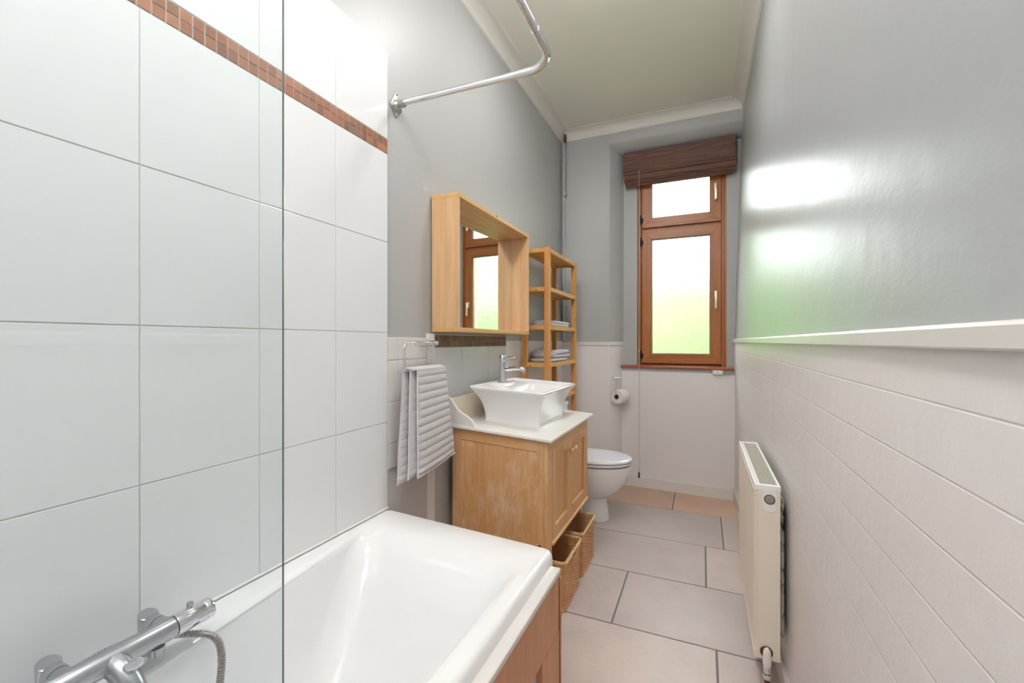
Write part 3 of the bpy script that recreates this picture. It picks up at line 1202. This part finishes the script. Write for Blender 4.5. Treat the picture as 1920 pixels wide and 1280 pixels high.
# ------------------------------------------------------------------ vanity
KV, XV = .060, -.60
sk = (KV, XV)
va = thing('vanity_cabinet', (-.84, 2.12, 0), 'worn honey-wood vanity cabinet with two doors under the basin', 'cabinet')
CX0, CX1, CY0, CY1, CZ0, CZ1 = -1.065, -.605, 1.772, 2.462, .31, .762
b = B()
b.box((CX0 + .01, CY0 + .012, CZ0 + .02), (CX1 - .03, CY1 - .006, CZ1 - .002))
b.build('carcass', 'vanity_wood_z', va, skew=sk)
# side frame (stiles + top rail) and worn flat panel
b = B()
b.box((CX0 - .015, CY0, CZ0 - .13), (CX0 + .035, CY0 + .02, CZ1), .001, 1)
b.build('side_stile', 'vanity_wood_z', va, skew=sk)
b = B()
b.box((CX1 - .045, CY0, CZ0 - .17), (CX1 - .0203, CY0 + .02, CZ1), .0003, 1)
b.build('side_stile', 'vanity_wood_z', va, skew=sk)
b = B()
b.box((CX0 + .035, CY0, CZ1 - .052), (CX1 - .045, CY0 + .02, CZ1), .001, 1)
b.build('side_top_rail', 'vanity_wood_x', va, skew=sk)
b = B()
b.box((CX0 + .03, CY0 + .005, CZ0 - .17), (CX1 - .04, CY0 + .016, CZ1 - .045))
b.build('side_panel', 'worn_panel_wood', va, skew=sk)
# face frame
b = B()
b.box((CX1 - .02, CY0, CZ0 - .12), (CX1, CY0 + .052, CZ1), .0015, 1)
b.build('front_post', 'vanity_wood_z', va, skew=sk)
b = B()
b.box((CX1 - .02, CY1 - .032, CZ0), (CX1, CY1, CZ1), .0015, 1)
b.build('front_post', 'vanity_wood_z', va, skew=sk)
b = B()
b.box((CX1 - .02, CY0 + .052, CZ1 - .052), (CX1, CY1 - .032, CZ1), .001, 1)
b.build('front_rail', 'vanity_wood_y', va, skew=sk)
b = B()
b.box((CX1 - .02, CY0 + .052, CZ0), (CX1, CY1 - .032, CZ0 + .014), .001, 1)
b.build('front_rail', 'vanity_wood_y', va, skew=sk)
b = B()
b.box((CX1 - .03, CY0 + .05, CZ0 - .012), (CX1 + .008, CY1 - .01, CZ0 + .0), .002, 1)
b.build('base_moulding', 'vanity_wood_y', va, skew=sk)
for (ya, yb, ky) in ((CY0 + .054, 2.103, 2.088), (2.106, CY1 - .034, 2.150)):
    za, zb_ = CZ0 + .016, CZ1 - .054
    f = .042
    b = B()
    b.box((CX1 - .018, ya, za), (CX1 + .001, ya + f, zb_), .001, 1)
    b.box((CX1 - .018, yb - f, za), (CX1 + .001, yb, zb_), .001, 1)
    b.box((CX1 - .018, ya + f, zb_ - f), (CX1 + .001, yb - f, zb_), .001, 1)
    b.box((CX1 - .018, ya + f, za), (CX1 + .001, yb - f, za + f), .001, 1)
    b.box((CX1 - .018, ya + f - .003, za + f - .003), (CX1 - .009, yb - f + .003, zb_ - f + .003))
    dr = b.build('door', 'vanity_wood_z', va, skew=sk)
    b = B()
    b.lathe([(.006, 0), (.006, .010), (.0125, .013), (.0135, .020), (.011, .026), (.004, .028)], (CX1 + .001, ky, .655), 'x', 20)
    b.build('knob', 'vanity_wood_y', dr, smooth=50)
for xa in (CX0 - .01, CX1 - .06):
    for ya, yb in ((CY0, CY0 + .03), (CY1 - .029, CY1 - .001)):
        B().box((xa, ya, 0), (xa + .03, yb, CZ0 + .005), .002, 1).build('leg', 'vanity_wood_z', va)
b = B().box((CX0, CY0 + .02, .0), (CX1 - .1, CY1 - .02, .012))
b.build('base_board', 'vanity_wood_y', va)

wt = thing('vanity_worktop', (-.83, 2.13, .78), 'white painted worktop with scrolled upstand on the vanity cabinet', 'worktop')
WX0, WX1, WY0, WY1 = -1.095, -.582, 1.750, 2.512
ZT = .7755
b = B()
b.box((WX0, WY0, ZT - .013), (WX1, WY1, ZT), .003, 2)
b.build('slab', 'worktop_paint', wt, skew=sk)
b = B()
b.box((WX0, WY0 + .012, ZT - .001), (WX0 + .016, WY1 - .01, ZT + .118), .002, 1)
b.build('back_upstand', 'cream_paint', wt, skew=sk)
# scrolled end piece
prof = [(WX0, ZT - .001), (WX0, ZT + .125), (WX0 + .008, ZT + .124), (WX0 + .022, ZT + .112), (WX0 + .034, ZT + .094), (WX0 + .048, ZT + .076),
        (WX0 + .066, ZT + .062), (WX0 + .086, ZT + .053), (WX0 + .106, ZT + .045), (WX0 + .124, ZT + .033), (WX0 + .138, ZT + .017), (WX0 + .146, ZT - .001)]
b = B()
b.prism(prof, WY0 + .006, WY0 + .022, 'y', .001, 1)
b.build('scrolled_end', 'worktop_paint', wt, skew=sk, smooth=30)
b = B()
b.box((WX0 + .015, WY0 + .022, ZT), (WX0 + .020, WY1 - .012, ZT + .004))
b.build('sealant_line', 'cream_paint', wt, skew=sk)

# ------------------------------------------------------------------ basin
bs = thing('washbasin', (-.85, 2.13, .79), 'white square countertop washbasin with flared sides', 'washbasin')
ZB, ZR = ZT + .0, .957
b = B()
L = []


def sq(x0, x1, y0, y1, z, r):
    L.append(rrect(x0, x1, y0, y1, z, r, 5))


RX0, RX1, RY0, RY1 = -1.040, -.655, 1.862, 2.392
BX0, BX1, BY0, BY1 = -.995, -.708, 1.940, 2.318
sq(BX0 + .004, BX1 - .004, BY0 + .004, BY1 - .004, ZB, .008)
sq(BX0 - .001, BX1 + .001, BY0 - .001, BY1 + .001, ZB + .002, .010)
sq(BX0 - .001, BX1 + .001, BY0 - .001, BY1 + .001, ZB + .012, .010)
sq(BX0 + .001, BX1 - .001, BY0 + .001, BY1 - .001, ZB + .0145, .010)
for i in range(1, 13):
    u = i / 12
    f = u ** 2.1
    z = ZB + .0145 + (ZR - .012 - ZB - .0145) * u
    sq(BX0 + (RX0 - BX0) * f, BX1 + (RX1 - BX1) * f, BY0 + (RY0 - BY0) * f, BY1 + (RY1 - BY1) * f, z, .010 + .004 * u)
sq(RX0 - .002, RX1 + .002, RY0 - .002, RY1 + .002, ZR - .006, .014)
sq(RX0 + .001, RX1 - .001, RY0 + .001, RY1 - .001, ZR - .001, .014)
sq(RX0 + .006, RX1 - .006, RY0 + .006, RY1 - .006, ZR, .014)
dx = .125
sq(RX0 + .013, RX1 - .013, RY0 + .013, RY1 - .013, ZR - .001, .02)
sq(RX0 + .02, RX1 - .018, RY0 + .018, RY1 - .018, ZR - .006, .03)
sq(RX0 + .022, RX1 - .022, RY0 + .022, RY1 - .022, ZR - .012, .035)
sq(RX0 + dx - .02, RX1 - .028, RY0 + .035, RY1 - .035, ZR - .0135, .04)
sq(RX0 + dx, RX1 - .038, RY0 + .050, RY1 - .050, ZR - .030, .045)
sq(RX0 + dx + .01, RX1 - .060, RY0 + .075, RY1 - .075, ZR - .09, .05)
sq(RX0 + dx + .03, RX1 - .09, RY0 + .11, RY1 - .11, ZR - .125, .05)
sq(RX0 + dx + .08, RX1 - .14, RY0 + .18, RY1 - .18, ZR - .132, .02)
b.loft(L)
kz = (.052, -.655)
bo = b.build('bowl', 'ceramic', bs, smooth=50, skew=kz)
b = B()
# raised tap deck at the wall side
L = []
sq(RX0 + .02, RX0 + dx - .015, 2.035, 2.20, ZR - .016, .02)
sq(RX0 + .022, RX0 + dx - .018, 2.038, 2.197, ZR - .003, .02)
sq(RX0 + .027, RX0 + dx - .023, 2.043, 2.192, ZR + .001, .02)
b.loft(L)
b.build('tap_deck', 'ceramic', bs, smooth=50, skew=kz)

tp = thing('basin_tap', (-.975, 2.10, .975), 'chrome single-lever basin tap with curved round spout', 'tap')
tx, ty, tz = -.972, 2.10, .9735
b = B()
b.lathe([(.0265, 0), (.0265, .003), (.021, .006), (.0205, .03), (.0195, .106), (.019, .108)], (tx, ty, tz), 'z', 32)
b.build('tap_body', 'chrome', tp, smooth=40)
b = B()
b.lathe([(.0175, .108), (.0175, .112), (.0195, .113), (.0195, .142), (.018, .144)], (tx, ty, tz), 'z', 32)
lv = b.build('lever_cap', 'chrome', tp, smooth=40)
b = B()
b.tube([(tx + .012, ty, tz + .130), (tx + .068, ty, tz + .136)], [.0042, .0048], 12)
b.build('lever_pin', 'chrome', lv, smooth=40)
b = B()
sp_ = bez([(tx + .012, ty, tz + .070), (tx + .05, ty, tz + .075), (tx + .085, ty, tz + .078), (tx + .108, ty, tz + .076), (tx + .118, ty, tz + .066), (tx + .119, ty, tz + .056)], 8)
b.tube(sp_, [.0125 - .0015 * i / (len(sp_) - 1) for i in range(len(sp_))], 20)
s1 = b.build('spout', 'chrome', tp, smooth=50)
B().cyl((tx + .119, ty, tz + .057), (tx + .119, ty, tz + .050), .0105, 20).build('aerator', 'zinc', s1)


# ------------------------------------------------------------------ wicker baskets
def basket():
    t_ = thing('wicker_basket', (-.7, 1.975, .0), 'brown wicker basket under the vanity, next to the bath panel', 'basket', 'wicker baskets under the vanity')
    W, D, Hh = .272, .30, .222       # along y, along x, height
    cx, cy = -.552 - D / 2, 1.975
    rc = .018

    def path(u, grow=0.0):
        # rounded rectangle parameterised by length, returns point and outward normal
        w2, d2 = D / 2 + grow, W / 2 + grow
        segs = [(2 * (w2 - rc)), pi / 2 * rc, (2 * (d2 - rc)), pi / 2 * rc] * 2
        tot = sum(segs)
        s_ = (u % 1.0) * tot
        corners = [((-1, -1), (1, 0), (0, -1)), None]
        x, y_ = -w2 + rc, -d2
        dirx, diry = 1, 0
        for i, L_ in enumerate(segs):
            if s_ <= L_:
                if i % 2 == 0:
                    return (x + dirx * s_, y_ + diry * s_), (diry, -dirx)
                a = s_ / rc
                ccx, ccy = x - diry * rc, y_ + dirx * rc
                nx, ny = diry, -dirx
                rx = nx * cos(a) - ny * sin(a)
                ry = nx * sin(a) + ny * cos(a)
                return (ccx + rc * rx, ccy + rc * ry), (rx, ry)
            s_ -= L_
            if i % 2 == 0:
                x += dirx * L_; y_ += diry * L_
            else:
                ccx, ccy = x - diry * rc, y_ + dirx * rc
                nx, ny = diry, -dirx
                rx, ry = -ny, nx
                x, y_ = ccx + rc * rx, ccy + rc * ry
                dirx, diry = -diry, dirx
        return (x, y_), (diry, -dirx)

    NS = 74
    b = B()
    rows_ = 33
    for r_ in range(rows_):
        z = .012 + r_ * (Hh - .03) / (rows_ - 1)
        gr = -.008 + .008 * (z / Hh)
        pts = []
        for i in range(NS * 2):
            u = i / (NS * 2)
            # handle slot on the front (+x) side
            (x, y_), (nx, ny) = path(u, gr)
            o_ = .0026 * (1 if (i // 1 + 0) % 2 == 0 else 0) * (1 if ((i // 2) + r_) % 2 == 0 else -1)
            pts.append((cx + x + nx * o_, cy + y_ + ny * o_, z + .0007 * noise.noise(Vector((x * 60, y_ * 60, r_)))))
        b.tube(pts, .0026, 5, closed=True)
    b.build('woven_wall', 'wicker', t_, smooth=80)
    b = B()
    for i in range(NS):
        u = (i + .0) / NS
        (x0_, y0_), (nx, ny) = path(u, -.008)
        (x1_, y1_), _ = path(u, 0)
        b.tube([(cx + x0_, cy + y0_, .004), (cx + x1_, cy + y1_, Hh - .008)], .0024, 5)
    b.build('stakes', 'wicker_pale', t_, smooth=80)
    b = B()
    for ph in range(3):
        pts = []
        for i in range(NS * 3):
            u = i / (NS * 3)
            (x, y_), (nx, ny) = path(u, .001)
            a = 2 * pi * (i / 9.0 + ph / 3)
            pts.append((cx + x + nx * .0045 * cos(a), cy + y_ + ny * .0045 * cos(a), Hh - .004 + .0055 * sin(a)))
        b.tube(pts, .0036, 6, closed=True)
    b.build('rim', 'wicker_pale', t_, smooth=80)
    b = B()
    for ph in range(2):
        pts = []
        for i in range(NS * 3):
            u = i / (NS * 3)
            (x, y_), (nx, ny) = path(u, -.007)
            a = 2 * pi * (i / 9.0 + ph / 2)
            pts.append((cx + x + nx * .004 * cos(a), cy + y_ + ny * .004 * cos(a), .0075 + .0035 * sin(a)))
        b.tube(pts, .0034, 6, closed=True)
    b.build('base_rim', 'wicker', t_, smooth=80)
    # loop handle twisted on the front face
    b = B()
    for s_ in (-1, 1):
        pts = [(cx + D / 2 + .004 + .003 * cos(i * 1.3 + s_), cy + s_ * .004 + (i - 7) * .0068, Hh - .012 - .024 * sin(pi * i / 14) + .002 * sin(i * 1.3)) for i in range(15)]
        b.tube(pts, .003, 6)
    b.build('front_handle', 'wicker_pale', t_, smooth=80)
    B().box((cx - D / 2 + .012, cy - W / 2 + .012, .004), (cx + D / 2 - .012, cy + W / 2 - .012, .010)).build('base', 'wicker', t_)
    return t_


def copy_tree(o, parent=None):
    c = o.copy()
    C.objects.link(c)
    c.parent = parent
    for ch_ in list(o.children):
        copy_tree(ch_, c)
    return c


bk1 = basket()
bk2 = copy_tree(bk1)
bk2.location = (bk1.location.x - .003, bk1.location.y + .315, 0)
bk2['label'] = 'brown wicker basket under the vanity, the farther one beside the toilet'

# ------------------------------------------------------------------ toilet
to = thing('toilet', (-.75, 2.93, 0), 'white ceramic toilet with closed lid beyond the vanity', 'toilet')
TYC = 2.92


def egg(xf, xb, w, z, yc=TYC, n_=40, sq_=2.3):
    pts = []
    cxm = xb + (xf - xb) * .42
    for j in range(n_):
        a = 2 * pi * j / n_
        ca, sa = cos(a), sin(a)
        rx = (xf - cxm) if ca > 0 else (cxm - xb)
        e = 2 / (2.0 if ca > 0 else 3.2)
        pts.append((cxm + rx * math.copysign(abs(ca) ** e, ca), yc + w * math.copysign(abs(sa) ** (2 / 2.1), sa), z))
    return pts


b = B()
b.loft([egg(-.575, -.84, .098, 0, TYC + .02), egg(-.572, -.84, .10, .012, TYC + .02), egg(-.585, -.845, .088, .09, TYC + .015), egg(-.59, -.85, .083, .15, TYC + .01),
        egg(-.572, -.86, .096, .166), egg(-.535, -.88, .122, .185), egg(-.492, -.90, .148, .222), egg(-.455, -.92, .167, .275),
        egg(-.435, -.93, .177, .335), egg(-.429, -.93, .180, .372), egg(-.432, -.93, .178, .380), egg(-.450, -.93, .165, .384)])
b.build('bowl', 'ceramic', to, smooth=50)
b = B()
b.loft([egg(-.430, -.86, .181, .392), egg(-.424, -.865, .186, .395), egg(-.424, -.865, .186, .404), egg(-.430, -.86, .181, .408)])
b.build('seat', 'toilet_plastic', to, smooth=50)
b = B()
b.loft([egg(-.430, -.86, .181, .411), egg(-.421, -.865, .188, .414), egg(-.421, -.865, .188, .420), egg(-.426, -.862, .184, .427), egg(-.445, -.85, .168, .4305), egg(-.53, -.80, .1, .432)])
b.build('lid', 'toilet_plastic', to, smooth=50)
for ya in (TYC - .10, TYC + .06):
    B().box((-.875, ya, .408), (-.85, ya + .04, .424), .004, 2).build('hinge', 'toilet_plastic', to)
b = B()
b.loft([rrect(-1.095, -.925, TYC - .17, TYC + .17, .38, .03), rrect(-1.095, -.91, TYC - .19, TYC + .19, .50, .035), rrect(-1.095, -.905, TYC - .195, TYC + .195, .735, .035)])
b.build('cistern', 'ceramic', to, smooth=45)
b = B()
b.loft([rrect(-1.098, -.90, TYC - .2, TYC + .2, .735, .035), rrect(-1.098, -.898, TYC - .202, TYC + .202, .755, .035), rrect(-1.092, -.908, TYC - .19, TYC + .19, .765, .03)])
b.build('cistern_lid', 'ceramic', to, smooth=45)
b = B()
b.loft([rrect(-1.09, -.84, TYC - .09, TYC + .09, 0, .02), rrect(-1.09, -.84, TYC - .1, TYC + .1, .385, .02)])
b.build('soil_outlet', 'ceramic', to, smooth=45)

# ------------------------------------------------------------------ toilet roll + holder
rh = thing('toilet_roll_holder', (-.665, 3.63, .89), 'small chrome holder on the window reveal above the paper roll', 'toilet roll holder')
dirv = Vector((.26, .35, 0)).normalized()
nrm = Vector((dirv.y, -dirv.x, 0))          # towards the room
base = Vector((-.672, 3.632, .892))
b = B()
for s_ in (0, .035):
    p = base + dirv * s_
    b.cyl(p - nrm * .01, p + nrm * .03, .007, 16)
pa, pb = base + nrm * .026 - dirv * .028, base + nrm * .026 + dirv * .045
b.tube([pa, pb], .007, 12)
b.build('wall_mount', 'chrome', rh, smooth=40)
rc_ = base + nrm * .05 - dirv * .035 + Vector((.012, 0, -.137))
b = B()
b.tube(bez([base + nrm * .026 - dirv * .012, base + nrm * .034 - dirv * .030 + Vector((0, 0, -.01)), rc_ - dirv * .006 + Vector((0, 0, .04)), rc_ - dirv * .004 + Vector((0, 0, .006)), rc_ + dirv * .02, rc_ + dirv * .09], 8), .0032, 10)
b.build('rod', 'chrome', rh, smooth=60)
rl = thing('toilet_roll', tuple(rc_), 'white toilet paper roll on the chrome holder beside the window', 'toilet roll')
b = B()
N = 40
up = Vector((0, 0, 1))
lo = []
dr2 = Vector((.42, .9, 0)).normalized()
pv = dr2.cross(up)
for r, h in ((.021, .002), (.021, .0), (.056, .0), (.0585, .003), (.0585, .098), (.056, .101), (.021, .101), (.021, .098)):
    lo.append([tuple(rc_ + Vector((0, 0, -.012)) + dr2 * h + (pv * cos(2 * pi * j / N) + up * sin(2 * pi * j / N)) * r) for j in range(N)])
b.loft(lo, cap0=False, cap1=False)
b.build('paper', 'toilet_paper', rl, smooth=40)
b = B()
lo = [[tuple(rc_ + Vector((0, 0, -.012)) + dr2 * h + (pv * cos(2 * pi * j / N) + up * sin(2 * pi * j / N)) * r) for j in range(N)] for r, h in ((.0212, .001), (.0212, .1), (.0195, .1), (.0195, .001), (.0212, .001))]
b.loft(lo, cap0=False, cap1=False)
b.build('cardboard_core', 'card_tube', rl, smooth=40)

# ------------------------------------------------------------------ bamboo blind
bd = thing('roman_blind', (-.18, 3.70, 2.73), 'dark brown woven bamboo blind pulled up over the window', 'blind')
bx0, bx1 = -.600, .228


def drape(name, pr, z_off=0, x0=bx0, x1=bx1):
    b = B()
    b.prism(pr, x0, x1, 'x')
    return b.build(name, 'bamboo_weave', bd, smooth=30)


def by(x):
    return 0


drape('valance', [(3.668, 2.733), (3.660, 2.58), (3.668, 2.578), (3.677, 2.733)], x0=bx0 + .0, x1=bx1 - .004)
B().box((bx0 + .01, 3.672, 2.70), (bx1 - .01, 3.735, 2.733), .002, 1).build('headrail', 'bamboo_weave', bd)
for i, (z0, z1, y) in enumerate(((2.548, 2.582, 3.662), (2.505, 2.552, 3.668), (2.492, 2.53, 3.676), (2.476, 2.51, 3.686))):
    pr = [(y, z1), (y - .006, (z0 + z1) / 2 + .004), (y - .004, z0 + .004), (y + .002, z0), (y + .010, z0 + .004), (y + .012, z1)]
    drape('fold', pr, x0=bx0 + .004 * i, x1=bx1 + .004 - .003 * i)
b = B()
b.box((bx0 + .012, 3.690, 2.462), (bx1 - .03, 3.715, 2.486), .004, 2)
b.build('bottom_bar', 'bamboo_weave', bd)
b = B()
b.box((bx1 - .004, 3.664, 2.55), (bx1 + .001, 3.735, 2.731), .001, 1)
b.build('end_cap', 'black_rubber', bd)
b = B()
b.tube([(-.474, 3.652, 2.575), (-.474, 3.652, .135)], .0017, 8)
cd = b.build('pull_cord', 'string', bd)
b = B()
b.lathe([(.004, .045), (.0065, .040), (.0065, .030), (.004, .024), (.0075, .014), (.0065, .002), (.003, 0)], (-.474, 3.652, .088), 'z', 14)
b.build('toggle', 'dark_gap', cd, smooth=50)
b = B()
b.lathe([(.004, .010), (.0055, .005), (.0045, -.003), (.002, -.006)], (-.474, 3.652, 1.108), 'z', 12)
b.build('cord_bead', 'zinc', cd, smooth=50)
b = B()
b.lathe([(.003, .006), (.0045, .003), (.003, -.003), (.002, -.004)], (-.474, 3.652, 1.052), 'z', 12)
b.build('cord_bead', 'zinc', cd, smooth=50)

# ------------------------------------------------------------------ pipe in the corner
pp = thing('corner_pipe', (-1.085, 3.58, 0), 'thin grey painted pipe running up the far left corner', 'pipe')
b = B()
b.tube([(-1.085, 3.578, 1.2), (-1.083, 3.578, 1.8), (-1.084, 3.58, 2.45), (-1.082, 3.578, 2.905)], .012, 14)
b.build('pipe', 'grey_wall_paint', pp, smooth=50)
b = B()
b.tube([(-1.058, 3.588, 2.44), (-1.058, 3.587, 2.88)], .006, 10)
b.build('thin_pipe', 'grey_wall_paint', pp, smooth=50)
b = B()
b.lathe([(.018, 0), (.018, .035), (.014, .04)], (-1.078, 3.58, 2.42), 'z', 16)
b.build('coupling', 'grey_wall_paint', pp, smooth=40)
b = B()
b.tube([(-1.07, 3.572, 2.87), (-1.067, 3.565, 2.90), (-1.066, 3.562, 2.935)], [.010, .014, .009], 10)
b.build('rusty_clip', 'rusty_pipe', pp, smooth=50)

# ------------------------------------------------------------------ junction box below the sill
jb = thing('junction_box', (.10, 3.66, .955), 'small white cable box under the right end of the window sill', 'junction box')
b = B()
b.box((.068, 3.640, .942), (.138, 3.69, .971), .003, 2)
b.build('cover', 'white_plastic', jb)
b = B()
b.lathe([(.004, 0), (.004, -.002)], (.103, 3.640, .957), 'y', 12)
b.build('screw', 'grey_plastic', jb)
b = B()
b.tube(bez([(.138, 3.66, .962), (.16, 3.652, .966), (.185, 3.648, .968), (.212, 3.65, .962)], 6), .004, 8)
b.tube(bez([(.138, 3.66, .951), (.16, 3.652, .948), (.185, 3.648, .949), (.212, 3.65, .953)], 6), .004, 8)
b.build('cable', 'grey_plastic', jb, smooth=60)

# ------------------------------------------------------------------ radiator
ra = thing('radiator', (.195, 2.0, .1), 'cream panel radiator with chipped paint on the right wall', 'radiator')
R0, R1, RYn, RYf, RZ0, RZ1 = .158, .231, 1.650, 2.335, .14, .705
# front convector panel with vertical flutes
b = B()
fl = []
nf = 22
y = RYn + .006
pts = [(R0 + .012, RYn + .004), (R0 + .003, RYn + .006)]
wv = (RYf - RYn - .012) / nf
for i in range(nf):
    ya = RYn + .006 + i * wv
    pts += [(R0 + .001, ya + wv * .12), (R0 - .002, ya + wv * .2), (R0 - .002, ya + wv * .72), (R0 + .001, ya + wv * .8), (R0 + .001, ya + wv * .98)]
pts += [(R0 + .003, RYf - .006), (R0 + .012, RYf - .004)]
b.prism(pts, RZ0 + .03, RZ1 - .025, 'z')
b.prism([(R0 + .012, RYn + .004), (R0 - .0035, RYn + .006), (R0 - .0035, RYf - .006), (R0 + .012, RYf - .004)], RZ0, RZ0 + .031, 'z', .003, 1)
b.prism([(R0 + .012, RYn + .004), (R0 - .0035, RYn + .006), (R0 - .0035, RYf - .006), (R0 + .012, RYf - .004)], RZ1 - .026, RZ1 - .002, 'z', .003, 1)
b.build('front_panel', 'radiator_enamel', ra)
b = B()
b.box((R0 + .008, RYn, RZ0 + .005), (R1, RYn + .004, RZ1), .0015, 1)
b.build('side_cover', 'radiator_enamel', ra)
b = B()
b.box((R0 + .008, RYf - .004, RZ0 + .005), (R1, RYf, RZ1), .0015, 1)
b.build('side_cover', 'radiator_enamel', ra)
b = B()
zt_ = RZ1 + .012
for q in (((R0 - .001, RYn + .018), (R0 + .006, RYf - .014)), ((R0 + .010, RYn + .018), (R0 + .016, RYf - .014)), ((R1 - .006, RYn + .018), (R1 + .001, RYf - .014)), ((R0 - .001, RYn - .0005), (R1 + .001, RYn + .0178)), ((R0 - .001, RYf - .0138), (R1 + .001, RYf))):
    b.box((q[0][0], q[0][1], RZ1 - .004), (q[1][0], q[1][1], zt_), .0004, 1)
b.box((R0 + .005, RYn + .01, RZ1 - .004), (R0 + .011, RYf - .01, zt_ - .006))
b.build('top_frame', 'radiator_white', ra)
b = B()
b.box((R0 + .016, RYn + .018, RZ1 - .002), (R1 - .006, RYf - .014, zt_ - .004))
nsl = 48
for i in range(nsl):
    ya = RYn + .022 + i * (RYf - RYn - .044) / nsl
    b.box((R0 + .018, ya, zt_ - .005), (R1 - .008, ya + .006, zt_ - .002))
b.build('top_grille', 'radiator_grille', ra)
b = B()
b.box((R0 + .020, RYn + .01, RZ0 + .02), (R1 - .012, RYf - .01, RZ1 - .01))
b.build('water_panel', 'radiator_enamel', ra)
b = B()
b.prism([(R0 + .022, .640), (R0 + .022, .690), (R0 + .026, .700), (R0 + .058, .700), (R0 + .062, .690), (R0 + .062, .640), (R0 + .056, .632), (R0 + .028, .632)], RYn - .0015, RYn + .001, 'y', .0006, 1)
b.build('vent_recess', 'white_plastic', ra)
b = B()
b.lathe([(.0158, .003), (.0158, -.003)], (R0 + .042, RYn, .673), 'y', 28)
vt = b.build('vent_ring', 'black_rubber', ra)
b = B()
b.lathe([(.0135, .001), (.0135, -.004), (.0115, -.0055)], (R0 + .042, RYn, .673), 'y', 28)
b.build('vent_plug', 'grey_plastic', vt)
# wall-side bracket panel, rough and dirty
b = B()
b.box((R1 + .006, RYn + .045, .205), (.2485, RYf - .05, .662), .003, 1)
b.box((R1 + .002, RYn + .075, .20), (R1 + .012, RYn + .11, .22))
b.build('wall_side_panel', 'dirty_back_panel', ra)
# valve and pipe
vx, vy = R0 + .033, RYn - .014
b = B()
b.lathe([(.0165, .0), (.0185, .002), (.0185, .004), (.016, .006)], (vx, RYn - .005, .172), 'y', 24)
b.build('rust_stain', 'rusty_pipe', ra)
b = B()
b.lathe([(.011, -.012), (.0125, -.004), (.0118, .026), (.0095, .038), (.005, .044)], (vx, vy, .148), 'z', 24)
b.cyl((vx, vy, .160), (vx, RYn + .004, .165), .0085, 16)
vv = b.build('valve_cap', 'white_plastic', ra, smooth=45)
b = B()
b.lathe([(.009, 0), (.0105, .003), (.0105, .024), (.009, .026)], (vx, vy, .112), 'z', 20)
b.lathe([(.0115, 0), (.0125, .003), (.0125, .013), (.0115, .016)], (vx, vy, .094), 'z', 6)
b.build('valve_nut', 'chrome', vv, smooth=30)
b = B()
b.cyl((vx, vy, .0), (vx, vy, .098), .0075, 16)
b.build('supply_pipe', 'rusty_pipe', ra, smooth=45)
b = B()
b.cyl((vx, RYf - .03, .0), (vx, RYf - .03, .16), .0075, 16)
b.build('return_pipe', 'rusty_pipe', ra, smooth=45)

# ------------------------------------------------------------------ fill lamps (unseen, added above the view to brighten the room)
for i, (x, y, lb) in enumerate(((-.38, .45, 'unseen opal globe lamp added as fill above the bath middle'), (-.38, -.65, 'unseen opal globe lamp added as fill near the door'))):
    lp = thing('fill_lamp', (x, y, ZC), lb, 'lamp', 'added opal fill lamps')
    b = B().lathe([(.06, 0), (.06, -.015), (.008, -.02), (.008, -.09), (.04, -.095), (.04, -.11)], (x, y, ZC), 'z', 32)
    b.build('lamp_stem', 'chrome', lp, smooth=40)
    B().lathe([(.036, -.10)] + [(.13 * sin(radians(a)), -.232 + .13 * cos(radians(a))) for a in range(18, 180, 9)] + [(.004, -.362)], (x, y, ZC), 'z', 40).build('lamp_globe', 'fill_lamp_opal', lp, smooth=60)

lp = thing('fill_lamp', (-.38, 1.98, ZC), 'unseen flat round lamp added as fill in front of the washbasin', 'lamp', 'added opal fill lamps')  # added out of view to brighten the far part of the room
B().lathe([(.15, 0), (.15, -.014), (.145, -.016)], (-.38, 1.98, ZC), 'z', 40).build('lamp_base', 'chrome', lp, smooth=40)
B().lathe([(.144, -.015), (.14, -.022), (.11, -.030), (.02, -.034)], (-.38, 1.98, ZC), 'z', 40).build('lamp_shade', 'flat_fill_opal', lp, smooth=60)

# ------------------------------------------------------------------ garden outside the window
tag(B().box((-12, 4.3, -.7), (12, 26, -.6)).build('lawn', 'lawn'), kind='structure')


def bush(name, c, r, h, label, seed):
    b = B()
    bmesh.ops.create_icosphere(b.bm, subdivisions=5, radius=1)
    for v in b.bm.verts:
        d_ = v.co.normalized()
        k_ = 1 + .28 * noise.noise(d_ * 2.2 + Vector((seed, 0, 0))) + .10 * noise.noise(d_ * 9 + Vector((0, seed, 0)))
        v.co = Vector((d_.x * r * k_, d_.y * r * .7 * k_, d_.z * h * .5 * k_)) + Vector((c[0], c[1], c[2] + h * .5))
    t_ = b.build(name, 'foliage', smooth=80)
    tag(t_, label, 'shrub')
    return t_


bush('garden_shrub', (3.3, 10.6, -.65), 1.35, 5.2, 'tall green shrub outside to the right, whose green fills the pane seen in the mirror', 1)
bush('garden_shrub', (-2.7, 10.6, -.65), 1.25, 5.0, 'tall green shrub outside to the left, whose green reflects on the glossy grey wall', 4)
b = B()
lo = []
for i in range(121):
    x = -9 + 18 * i / 120
    ring = []
    for j in range(24):
        a = 2 * pi * j / 24
        k_ = 1 + .22 * noise.noise(Vector((x * 1.2, cos(a) * 2, sin(a) * 2))) + .08 * noise.noise(Vector((x * 4, cos(a) * 5, sin(a) * 5)))
        ring.append((x, 8.0 + .9 * cos(a) * k_, .75 + 1.45 * sin(a) * k_))
    lo.append(ring)
b.loft(lo)
tag(b.build('garden_hedge', 'foliage', smooth=80), 'long green garden hedge blurred behind the lower window pane', 'hedge')
